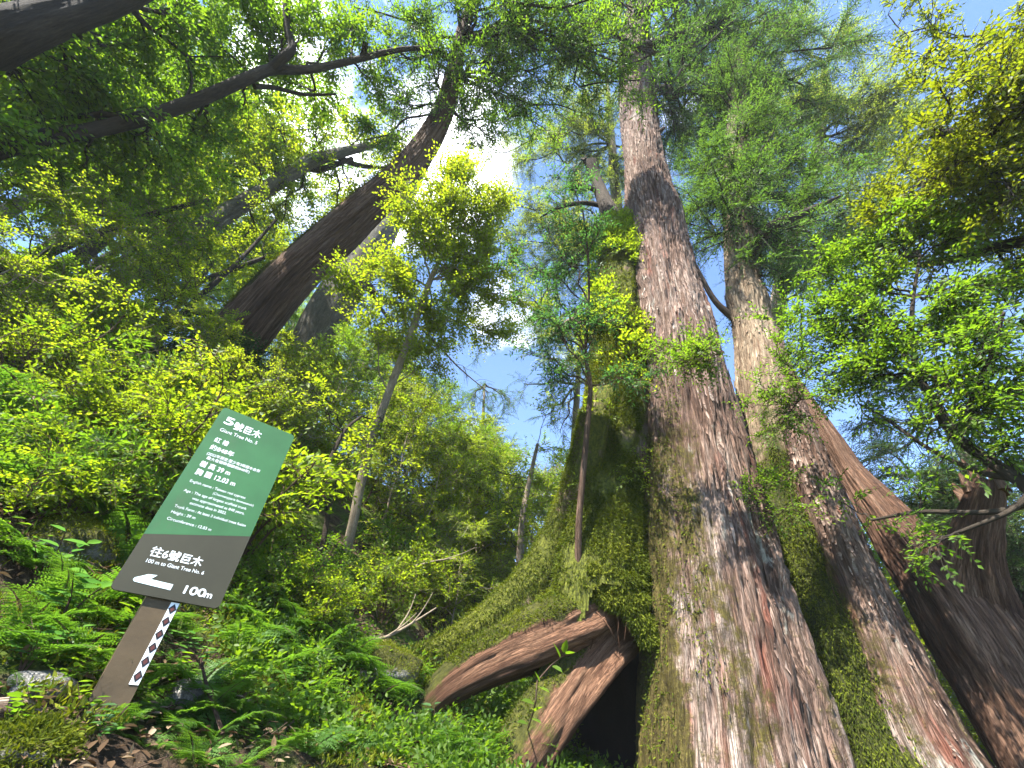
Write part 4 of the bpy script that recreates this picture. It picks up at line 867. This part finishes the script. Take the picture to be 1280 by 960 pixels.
    conifer('distant_cypress', 'distant feathery cypress with bare drooping boughs beside the mossy stem', [P(712, 760, 15), P(716, 600, 15), P(722, 480, 15.5), P(728, 380, 16.5)], [.2, .16, .1, .04],
            [(2, (680, 520), 14.5), (2, (655, 480), 14.5), (3, (690, 440), 15.5), (2, (700, 540), 14.5), (3, (660, 430), 15.5), (1, (690, 590), 14.5)], LM['coni'], .06, 1.4, 11, .9, 5)
forest()

# ------------------------------------------------------------------ undergrowth
def hit(x, y, lo=.9, hi=60):
    d = ray(x, y); t = np.geomspace(lo, hi, 700); p = d * t[:, None]; k = np.nonzero(p[:, 2] < H(p[:, 0], p[:, 1]))[0]
    q = p[k[0]] if len(k) else d * 5.0
    return A([q[0], q[1], float(H(q[0], q[1]))])
def frond(mb, o, d, ln, np_=17, wide=.30, arch=.5, sub=7, tint=0.):
    """one arching, twice divided fern frond"""
    d = A(d, float); d[2] = 0; d = d / np.linalg.norm(d); sd = A([-d[1], d[0], 0])
    t = np.linspace(0, 1, 14); el = math.radians(58 + rng.normal() * 13) - t * arch * 1.9; st = ln / 13
    x = np.concatenate([[0], np.cumsum(np.cos(el[:-1]) * st)]); z = np.concatenate([[0], np.cumsum(np.sin(el[:-1]) * st)])
    C = o + d * x[:, None] + UP * z[:, None] + sd * (rng.normal() * .08 * ln * t ** 2)[:, None]
    tube(mb, C, np.linspace(.0035, .001, 14), 3, 14, mat=1, cap=False)
    T = nrm(np.gradient(C, axis=0)); Nn = np.cross(T, sd[None]) ; Nn *= np.sign(Nn[:, 2:3] + 1e-6)
    u = np.linspace(.16, .99, np_); f = lambda Q: np.stack([np.interp(u, t, Q[:, k]) for k in range(3)], -1)
    c, tt, nn = f(C), nrm(f(T)), nrm(f(Nn))
    pl = ln * wide * np.minimum(1, (1.03 - u) * 1.7) * np.minimum(1, .55 + u * 1.6)
    for s_ in (-1, 1):
        pl = pl * (.86 + .28 * rng.random(np_)) if s_ == -1 else pl
        pd = nrm(sd * s_ + tt * .35 + nn * .12 - UP * .12 + rng.normal(size=(np_, 3)) * .13)
        w = (np.arange(sub) + .7) / sub
        B = c[:, None] + pd[:, None] * (pl[:, None] * w)[..., None] - UP * (pl[:, None] * w ** 2 * .12)[..., None]
        ll = (pl / sub * 1.9)[:, None] * (1.12 - .75 * w[None])
        for q in (-1, 1):
            ax = tt * q * .9; D = ax[:, None] + pd[:, None] * .65 + 0 * B
            leaves(mb, B, D, np.broadcast_to(nn[:, None], B.shape) + rng.normal(size=B.shape) * .12, ll, .5, .1, np.clip(.35 + tint + .3 * rng.random(ll.shape), 0, 1))
        a = c; b = c + pd * pl[:, None] * .95 - UP * (pl * .11)[:, None]; leaves(mb, a, b - a, nn, pl, .045, .1, .5)
def fern_proto(lm, n, ln, arch, tint):
    t = thing('fern', '', 'fern', (0, 0, 0)); 
    for i in range(n):
        a = i * 2.399 + rng.normal() * .25; mb = MB(); frond(mb, A([0, 0, 0.]), (math.cos(a), math.sin(a), 0), ln * (.6 + .65 * rng.random()), 14, .32, arch * (.8 + .4 * rng.random()), 7, tint)
        mb.build('frond', [lm, BM['brown']], t)
    return t
def shrub_proto(lm, kind, h, n, size, nsub=7, ntw=6, sub=.25):
    t = thing('shrub', '', 'shrub', (0, 0, 0)); lf = MB(); wd = MB()
    for i in range(n):
        a = i * 2.4; r = h * (.25 + .5 * rng.random()); limb(lf, A([math.cos(a), math.sin(a), 0]) * .04, A([math.cos(a) * r, math.sin(a) * r, h * (.6 + .5 * rng.random())]), .009, .003, nsub, sub, ntw, kind, .3, .05, .06, wood=wd, size=size, twr=.0022)
    wd.build('stems', BM['brown'], t); lf.build('foliage', [lm, BM['brown']], t); return t
def herb_proto(lm, n, L, h, asp=.42):
    t = thing('herb', '', 'plant', (0, 0, 0)); mb = MB()
    for s_ in range(n):
        a = rng.random() * 6.28; top = A([math.cos(a) * h * .5, math.sin(a) * h * .5, h * (.6 + .6 * rng.random())]); c = catmull(A([[0, 0, 0], top * A([.3, .3, .6]), top]), 8)
        tube(mb, c, np.linspace(.004, .0015, 8), 4, 8, mat=1, cap=False)
        for k in range(3, 8):
            b = rng.random() * 6.28 + k * 2.2; d = A([math.cos(b), math.sin(b), .15])
            leaves(mb, c[k][None], d[None], A([[0, 0, 1.]]) + rng.normal(size=(1, 3)) * .25, A([L * (.7 + .5 * rng.random())]), asp, .2, rng.random(), 0, True)
    mb.build('foliage', [lm, BM['brown']], t); return t
def place(protos, lst, grp, lab):
    """lst: (ground point, kind, scale); every later use of a kind is a copy"""
    used = set()
    for i, (p, k, s) in enumerate(lst):
        L = lab(p, k)
        if k not in used: o = protos[k]; o.location = Vector([float(c) for c in p]); used.add(k); o.scale = (s,) * 3; tag(o, L, None, grp)
        else: o = dup(protos[k], p, 0, s, L, grp)
        o.rotation_euler = (.15 * math.sin(i * 3.1), .15 * math.cos(i * 1.7), i * 2.17)
    for k, o in enumerate(protos):
        if k not in used:
            for c in kids(o): bpy.data.objects.remove(c)
            bpy.data.objects.remove(o)
def pix(p):
    v = A(p, float); d = v @ CF; return 640 + FPX * (v @ CR) / d, 480 - FPX * (v @ CU) / d
def where(p):
    x, y = pix(p)
    if y < 600 and x < 330: return 'high on the slope left of the leaning trunk' if x < 130 else 'on the slope behind the top of the sign'
    if x < 150: return 'on the bank left of the sign post' if y > 740 else 'on the slope left of the sign board'
    if x < 250 and y > 740: return 'round the foot of the sign post'
    if x < 420: return 'on the bank right of the sign post' if y > 740 else 'in the thicket just right of the sign board'
    if x < 600: return 'on the mossy bank between the sign and the roots' if y > 790 else 'in the thicket above the mossy bank'
    return 'below the bare roots and the hollow' if y > 830 else 'in the thicket beside the mossy stem'
def undergrowth():
    F = [fern_proto(LM['fern'], 9, .52, .62, .0), fern_proto(LM['fern'], 7, .40, .5, .2), fern_proto(LM['fern'], 6, .62, .75, -.1)]
    fs = [(470, 872, 2, .9), (430, 838, 0, .9), (640, 950, 1, .9), (700, 965, 0, .75), (600, 952, 0, .7), (300, 905, 0, .6), (250, 900, 1, .7), (92, 765, 2, .7), (40, 715, 0, .8), (185, 785, 2, .55), (330, 850, 0, .9), (390, 830, 2, .8), (560, 960, 2, .6), (120, 850, 1, .5), (240, 955, 1, .5), (420, 905, 0, .6), (350, 935, 1, .5), (510, 850, 1, .7), (20, 800, 0, .6), (150, 715, 2, .8), (100, 660, 0, .9), (60, 640, 2, .9), (290, 830, 2, .7), (220, 800, 0, .5), (450, 925, 1, .5), (660, 975, 2, .55), (520, 915, 0, .45), (760, 985, 0, .6), (370, 790, 0, 1.), (320, 800, 2, .8), (80, 590, 1, 1.), (130, 560, 0, 1.), (30, 540, 2, 1.), (480, 960, 0, .45), (180, 930, 1, .4), (270, 860, 0, .6), (400, 875, 1, .7), (550, 880, 1, .6), (160, 872, 1, .55), (205, 905, 0, .55), (265, 925, 2, .45), (330, 900, 0, .55), (380, 950, 2, .45), (95, 830, 0, .6), (15, 880, 1, .5), (120, 790, 0, .7), (60, 770, 1, .8), (180, 850, 0, .45), (300, 960, 1, .45), (440, 955, 2, .4), (345, 880, 1, .6), (500, 890, 2, .5), (585, 868, 1, .5), (600, 880, 0, .5), (565, 900, 0, .45), (240, 870, 2, .5), (135, 915, 0, .4), (540, 905, 1, .5), (630, 925, 0, .5), (10, 620, 0, 1), (190, 690, 1, 1.), (50, 830, 2, .5), (610, 905, 1, .5)]
    lab = ['dark green many-fronded fern', 'light green small fern', 'green fern with long arching fronds']
    place(F, [(hit(x, y) - UP * .02, k, s) for x, y, k, s in fs], 'ferns on the bank', lambda p, k: lab[k] + ' ' + where(p))
    Sh = [shrub_proto(LM['yellow'], 'broad', .8, 8, .85, 8, 7, .28), shrub_proto(LM['mid'], 'broad', .7, 8, .75, 8, 7, .25), shrub_proto(LM['yellow'], 'small', .9, 9, .8, 8, 8, .28), shrub_proto(LM['dark'], 'broad', .6, 9, .8, 8, 8, .22), shrub_proto(LM['mid'], 'lance', .75, 7, 1.35, 6, 4, .22)]
    ss = [(60, 470, 0, 1.2), (25, 420, 0, 1.2), (95, 525, 4, 1.1), (205, 565, 0, 1.1), (165, 525, 2, 1.2), (300, 500, 0, 1.3), (340, 540, 0, 1.2), (40, 610, 1, .9), (130, 650, 4, .8), (385, 600, 0, 1.3), (475, 780, 0, .9), (545, 790, 2, .9), (250, 520, 3, 1.3), (220, 500, 3, 1.4), (280, 480, 3, 1.3), (510, 760, 0, 1.1), (580, 775, 0, .9), (560, 740, 2, 1.3), (490, 730, 4, 1.2), (10, 500, 2, 1.2), (120, 600, 2, .9), (60, 560, 0, .9), (240, 600, 2, 1.), (30, 370, 1, 1.3), (100, 440, 2, 1.3), (140, 470, 4, 1.2), (330, 600, 1, 1.1), (520, 700, 0, 1.5), (20, 660, 0, .7), (620, 760, 2, 1.), (600, 730, 0, 1.5), (390, 800, 0, .7), (340, 770, 1, .8), (190, 640, 4, .8), (160, 590, 0, .9), (70, 660, 4, .7), (330, 470, 2, 1.5), (380, 520, 0, 1.6), (350, 570, 0, 1.2)]
    lab2 = ['yellow-green broad-leaved shrub', 'mid green broad-leaved shrub', 'yellow-green fine-leaved shrub', 'dark glossy shrub', 'shrub with long drooping green leaves']
    place(Sh, [(hit(x, y) - UP * .05, k, s * .9) for x, y, k, s in ss], 'shrubs on the slope', lambda p, k: lab2[k] + ' ' + where(p))
    Hb = [herb_proto(LM['blue'], 4, .085, .20), herb_proto(LM['mid'], 5, .07, .16, .5)]
    hs = [(195, 838, 0, .9), (150, 830, 0, 1.), (120, 800, 1, 1.1), (215, 862, 1, .8), (70, 790, 0, 1.2), (60, 868, 1, .8), (90, 905, 1, .7), (20, 850, 0, .9), (280, 880, 1, .8), (335, 895, 1, .8), (160, 900, 1, .7), (110, 940, 0, .6), (40, 740, 0, 1.2), (300, 940, 1, .6), (410, 945, 1, .6), (505, 940, 1, .7), (640, 900, 1, .8), (580, 930, 0, .7), (20, 920, 1, .7), (380, 905, 1, .8), (200, 880, 1, .7), (450, 890, 1, .7), (540, 935, 0, 1.1), (240, 840, 0, .8), (10, 700, 1, 1.2), (130, 760, 1, 1.), (690, 955, 1, .7), (360, 870, 0, .8)]
    lab3 = ['bluish herb with long pointed leaves', 'low green herb with rounded leaves']
    place(Hb, [(hit(x, y) - UP * .01, k, s) for x, y, k, s in hs], 'leafy herbs on the bank', lambda p, k: lab3[k] + ' ' + where(p))
    # moss cushions on humps and stones
    rock = bark_mat('mossy_stone', [(.3, (.08, .075, .07)), (.5, (.22, .21, .19)), (.7, (.38, .37, .34))], (4, 4, 4), .8)
    def lump(name, label, cat, p, s, mossy, n_t):
        nu, nv = 40, 24; u, v = np.meshgrid(np.linspace(0, 2 * math.pi, nu, endpoint=False), np.linspace(.02, math.pi - .02, nv))
        d = np.stack([np.cos(u) * np.sin(v), np.sin(u) * np.sin(v), np.cos(v)], -1); o = d * (1 + .20 * fbm(d * 1.3 + A(p), 4, 9))[..., None] * A(s)
        i = np.arange(nv - 1)[:, None] * nu; j = np.arange(nu)[None]; j2 = (j + 1) % nu
        mb = MB(); V = (o + A(p)).reshape(-1, 3); mb.add(V, np.stack([i + j, i + nu + j, i + nu + j2, i + j2], -1).reshape(-1, 4), 0, .5, {'bk': o.reshape(-1, 3) * 2, 'moss': np.clip(mossy + .9 * (d[..., 2].reshape(-1) - .3) * (mossy > .2), 0, 1)})
        if n_t: tufts(mb2 := MB(), V, d.reshape(-1, 3), n_t * 2, .017, .3, .0, .15)
        if n_t:
            t = thing(name, label, cat, p); mb.build('stone', rock, t, loc=p); mb2.build('moss', LM['moss'], t, loc=p)
        else: tag(mb.build(name, rock, None, loc=p), label, cat)
    for lab_, x, y, s in [('bright moss hummock on the bank just left of the bare roots', 478, 842, (.30, .22, .16)), ('moss hummock at the bottom of the bank right of the ferns', 440, 925, (.16, .14, .16)), ('low moss hummock under the tip of the upper root', 545, 850, (.26, .2, .12)), ('mossy stone left of the sign on the shaded bank', 85, 690, (.22, .2, .18)), ('mossy stone on the bank below the right edge of the sign', 330, 870, (.14, .12, .09)), ('rounded moss cushion in the bottom left corner', 30, 940, (.12, .10, .05)), ('moss hummock between two ferns in front of the lower root', 560, 905, (.17, .14, .13))]:
        lump('moss_hummock', lab_, 'moss', hit(x, y), s, .75, 4500)
    for lab_, x, y, s in [('grey stone beside the foot of the sign post', 228, 872, (.085, .07, .06)), ('flat grey stone at the left end of the bank', 45, 862, (.12, .09, .05)), ('small grey stone left of the sign post', 128, 868, (.06, .05, .035)), ('pale stone below the lower root', 510, 905, (.07, .05, .05))]:
        lump('stone', lab_, 'stone', hit(x, y), s, .1, 0)
    # fallen and bare branches
    def bare(label, pts, rr, m=BM['birch'], forks=3):
        mb = MB(); tube(mb, pts, rr, 7, 24, bark_disp(.004, .05, 3, 0))
        c = catmull(A(pts), 20)
        for k in range(forks):
            i = int(rng.integers(4, 18)); d = (c[i + 1] - c[i]); d = d / np.linalg.norm(d) + rsph(1)[0] * .8; l = np.linalg.norm(c[-1] - c[0]) * (.2 + .25 * rng.random())
            tube(mb, [c[i], c[i] + d * l * .5 + rsph(1)[0] * l * .08, c[i] + d * l], [rr[0] * .55, rr[0] * .35, rr[-1] * .5], 5, 8)
        o = mb.build('fallen_branch', m, None, loc=c[0]); tag(o, label, 'branch')
    g = lambda x, y, up_=.05: hit(x, y) + UP * up_
    bare('pale bare branch lying across the thicket above the mossy bank', [P(445, 800, 4.2), P(480, 797, 4.25), P(510, 782, 4.3), P(545, 760, 4.5)], [.016, .014, .011, .006])
    bare('thin pale branch slanting up in the thicket right of the young tree', [P(480, 745, 4.8), P(505, 715, 4.9), P(540, 702, 5), P(570, 698, 5.1)], [.013, .011, .009, .005])
    bare('bleached forked twig in the thicket left of the pale pole', [P(600, 760, 5), P(620, 745, 5.1), P(640, 742, 5.1), P(668, 750, 5.1)], [.011, .009, .008, .004])
    bare('brown stick leaning in the leaf litter at the bottom of the bank', [g(270, 940), g(240, 905, .12), g(225, 880, .16)], [.008, .007, .004], BM['brown'], 2)
    bare('long dead stem lying on the slope behind the left edge of the sign', [g(135, 640, .15), g(165, 620, .25), g(215, 600, .3), g(250, 560, .5)], [.012, .010, .008, .004], BM['birch'])
    bare('mossy log lying at the bottom left of the bank', [g(-60, 915, .03), g(0, 908, .04), g(42, 905, .02)], [.04, .034, .022], BM['dead'], 1)
    mb = MB()
    for _ in range(240):
        a = hit(70 + rng.normal() * 55, 455 + rng.normal() * 30) + UP * (.1 + .3 * rng.random()); d = A([rng.normal() * .8 + .3, rng.normal() * .5, rng.normal() * .35]); l = .35 + .6 * rng.random()
        tube(mb, [a, a + d * l * .5 + rsph(1)[0] * .05, a + d * l], [.006, .005, .002], 4, 5, cap=False)
    tag(mb.build('dead_twigs', BM['birch']), 'tangle of dead bare twigs high on the slope', 'twigs', None, 'stuff')
    # thin leafless stems of the wood on the slope
    for k, (lab_, rw) in enumerate([('thin dark pole slanting over the wood at the far left edge', [(-20, 345, 5, 8), (40, 325, 5, 8), (110, 297, 4.5, 8.3), (190, 268, 3.5, 8.8), (260, 250, 2, 9.4)]), ('thin dark pole rising from the tangle of dead twigs', [(125, 445, 5, 9), (150, 408, 5, 9), (200, 372, 4.2, 9.2), (255, 350, 3.4, 9.6), (330, 322, 2.4, 10)]), ('thin pole rising just below the lichened slope trunk', [(150, 470, 4, 8.5), (195, 425, 4, 8.6), (250, 370, 3.5, 9), (300, 325, 2.5, 9.6), (345, 275, 1.5, 10.4)]), ('pale thin pole standing in the thicket beside the mossy buttress', [(646, 760, 5, 7.2), (649, 710, 4.6, 7.2), (653, 650, 4, 7.3), (662, 600, 3, 7.5), (672, 555, 2, 7.8)]), ('crooked thin stem in the thicket right of the sign board', [(395, 720, 3.5, 5.2), (410, 640, 3.2, 5.3), (408, 590, 3, 5.4), (430, 540, 2.2, 5.6), (452, 520, 1.5, 5.8)]), ('thin dark stem left of the sign on the slope', [(60, 400, 3.5, 9), (120, 340, 3.3, 9.3), (170, 312, 2.6, 9.8), (215, 260, 1.8, 10.6)])]):
        pts, rr = prow(rw); b = gz(pts[0], .05); t = thing('thin_tree', lab_, 'tree', b)
        trunk(t, b, [b] + pts, [rr[0]] + rr, BM['birch'] if k == 3 else BM['dark'], seg=12, rg=60, amp=.008, fine=0); lf = MB()
        for i in range(1, len(pts)):
            for q in range(2): limb(lf, pts[i], pts[i] + rsph(1)[0] * A([.9, .9, .6]) + UP * .3, .008, .003, 7, .4, 5, 'broad', .3, size=.9, bias=.15)
        lf.build('crown', [LM['yellow'], BM['dark']], t, loc=b)
    # sprig in front of the hollow
    pts = [hit(655, 925), P(668, 885, 3.0), P(672, 850, 2.95), P(690, 830, 2.95), P(706, 818, 2.95)]; t = thing('seedling', 'thin seedling with a few pointed leaves in front of the lower root', 'plant', pts[0])
    mb = MB(); tube(mb, pts, [.005, .0045, .004, .003, .0015], 5, 20); mb.build('stem', BM['brown'], t, loc=pts[0])
    mb = MB()
    for x, y, dx, dy in [(706, 818, 12, -4), (700, 822, -6, -18), (704, 816, 4, -14), (674, 852, -4, -13), (672, 858, 14, 5), (668, 880, -14, -6), (690, 832, 12, 6), (667, 890, 10, -8), (660, 905, -12, -4), (664, 898, 12, 4)]:
        a, b = P(x, y, 2.95), P(x + dx, y + dy, 2.9); leaves(mb, a[None], (b - a)[None], A([[.2, -.6, .8]]) + rng.normal(size=(1, 3)) * .3, A([np.linalg.norm(b - a) * 1.1]), .5, .2, .6 + .4 * rng.random(), 0, True)
    mb.build('foliage', [LM['mid']], t, loc=pts[0])
    # climbers on the mossy stem and ivy at the foot of the leaning trunk
    V, N = G['V4'], G['N4']; b = V[20, 0]
    t = thing('climbing_vine', 'leafy climber covering the upper half of the mossy stem', 'vine', b); lf = MB(); p, q = V.reshape(-1, 3), N.reshape(-1, 3)
    k = np.nonzero((q[:, 1] < .35) & (q[:, 0] < .75) & (p[:, 2] > 4.2) & (fbm(p * A([1.6, 1.6, .9]), 2, 91) > -.25))[0]; k = rng.choice(k, 1250)
    sprays(lf, p[k] + q[k] * .06, q[k] * .6 + rsph(len(k)) * .6, .22, 6, .085, .48, .3, .5, bias=.1, twig=1)
    k = np.nonzero((q[:, 1] < .2) & (p[:, 2] > 2.2) & (p[:, 2] < 4.2) & (fbm(p * 1.9, 2, 93) > .15))[0]; k = rng.choice(k, 260)
    sprays(lf, p[k] + q[k] * .04, q[k] * .6 + rsph(len(k)) * .6, .16, 6, .06, .45, .3, .5, bias=.1, twig=1)
    lf.build('foliage', [LM['yellow'], BM['brown']], t, loc=b)
    c = P(268, 455, 7.4); t = thing('ivy', 'dark glossy ivy wrapped round the foot of the leaning trunk', 'ivy', c); lf = MB()
    for x, y, r, R in [(255, 450, 7.3, .55), (225, 480, 7.3, .6), (290, 450, 7.4, .35), (200, 505, 7.2, .6), (250, 490, 7.2, .5)]: blob(lf, P(x, y, r), R, 420, 'broad', -.1, 1., (1, 1, 1))
    lf.build('foliage', [LM['dark']], t, loc=c)
    # what nobody could count: leaf litter, moss fuzz and the carpet of small leaves
    n = 90000; x = rng.uniform(-5.5, 3.2, n); y = 1.25 + 9 * rng.random(n) ** 1.6; keep = (fbm(np.stack([x, y, x * 0], -1) * .9, 3, 61) > -.1); x, y = x[keep], y[keep]
    n = 32000; gx, gy = x[:n], y[:n]; near = smooth(5, 1.8, np.hypot(gx, gy)); o = np.stack([gx, gy, H(gx, gy) + .03 + .10 * rng.random(len(gx))], -1)
    mb = MB(); sprays(mb, o, rsph(len(o)) + UP * .5, .09 + .1 * (1 - near), 5, .05, .5, .2, .6, bias=.1); tag(mb.build('ground_cover', LM['mid']), 'carpet of small green leaves over the bank and slope', 'plants', None, 'stuff')
    n = 46000; x = rng.uniform(-2.6, 1.9, n); y = 1.2 + 3.4 * rng.random(n) ** 1.4; z = H(x, y); q = np.stack([x, y, z + .05 + .02 * rng.random(n)], -1); m_ = fbm(q * 2.1, 3, 67) > -.05; q = q[m_]
    mb = MB(); leaves(mb, q, rsph(len(q)) + UP * 1.0, rsph(len(q)), .018 + .022 * rng.random(len(q)), .35, .2, rng.random(len(q))); tag(mb.build('moss_fuzz', LM['moss']), 'short yellow-green moss over the bank', 'moss', None, 'stuff')
    n = 9000; x = rng.uniform(-3., 2.2, n); y = 1.1 + 4 * rng.random(n) ** 1.5; q = np.stack([x, y, H(x, y) + .045 + .03 * rng.random(n)], -1)
    mb = MB(); leaves(mb, q, rsph(n) * A([1, 1, .35]), UP + rsph(n) * .6, .018 + .04 * rng.random(n), .42, .3, rng.random(n), 0, True)
    a = q[:900]; rods(mb, a, a + rsph(900) * A([.16, .16, .05]), .0025, .0015, 1); tag(mb.build('leaf_litter', [LM['litter'], BM['brown']]), 'brown fallen leaves and twigs scattered over the bank', 'leaf litter', None, 'stuff')
undergrowth()

# ------------------------------------------------------------------ added scattering volume that lifts shadows and softens contrast
def haze():
    m, nt, out = mat('shadow_lift_air'); v = nt.nodes.new('ShaderNodeVolumePrincipled'); v.inputs['Color'].default_value = (.93, .97, .95, 1)
    v.inputs['Density'].default_value = .0010; v.inputs['Anisotropy'].default_value = .0; nt.links.new(v.outputs[0], out.inputs['Volume'])
    lo, hi = 1e9, -1e9
    for o in S.objects:
        if o.type == 'MESH' and (o.name == 'ground' or o.parent is not None):
            zs = [(o.matrix_world @ Vector(c)).z for c in o.bound_box]; lo = min(lo, min(zs)); hi = max(hi, max(zs))
    x0, x1, y0, y1, z0, z1 = -262, 262, -259, 265, lo - 1, hi + 1
    V = A([(x, y, z) for x in (x0, x1) for y in (y0, y1) for z in (z0, z1)], float)
    F = A([(0, 1, 3, 2), (4, 6, 7, 5), (0, 4, 5, 1), (2, 3, 7, 6), (0, 2, 6, 4), (1, 5, 7, 3)])
    mb = MB(); mb.add(V, F); tag(mb.build('haze', m, None, False), None, None, None, 'stuff')
bpy.context.view_layer.update(); haze()
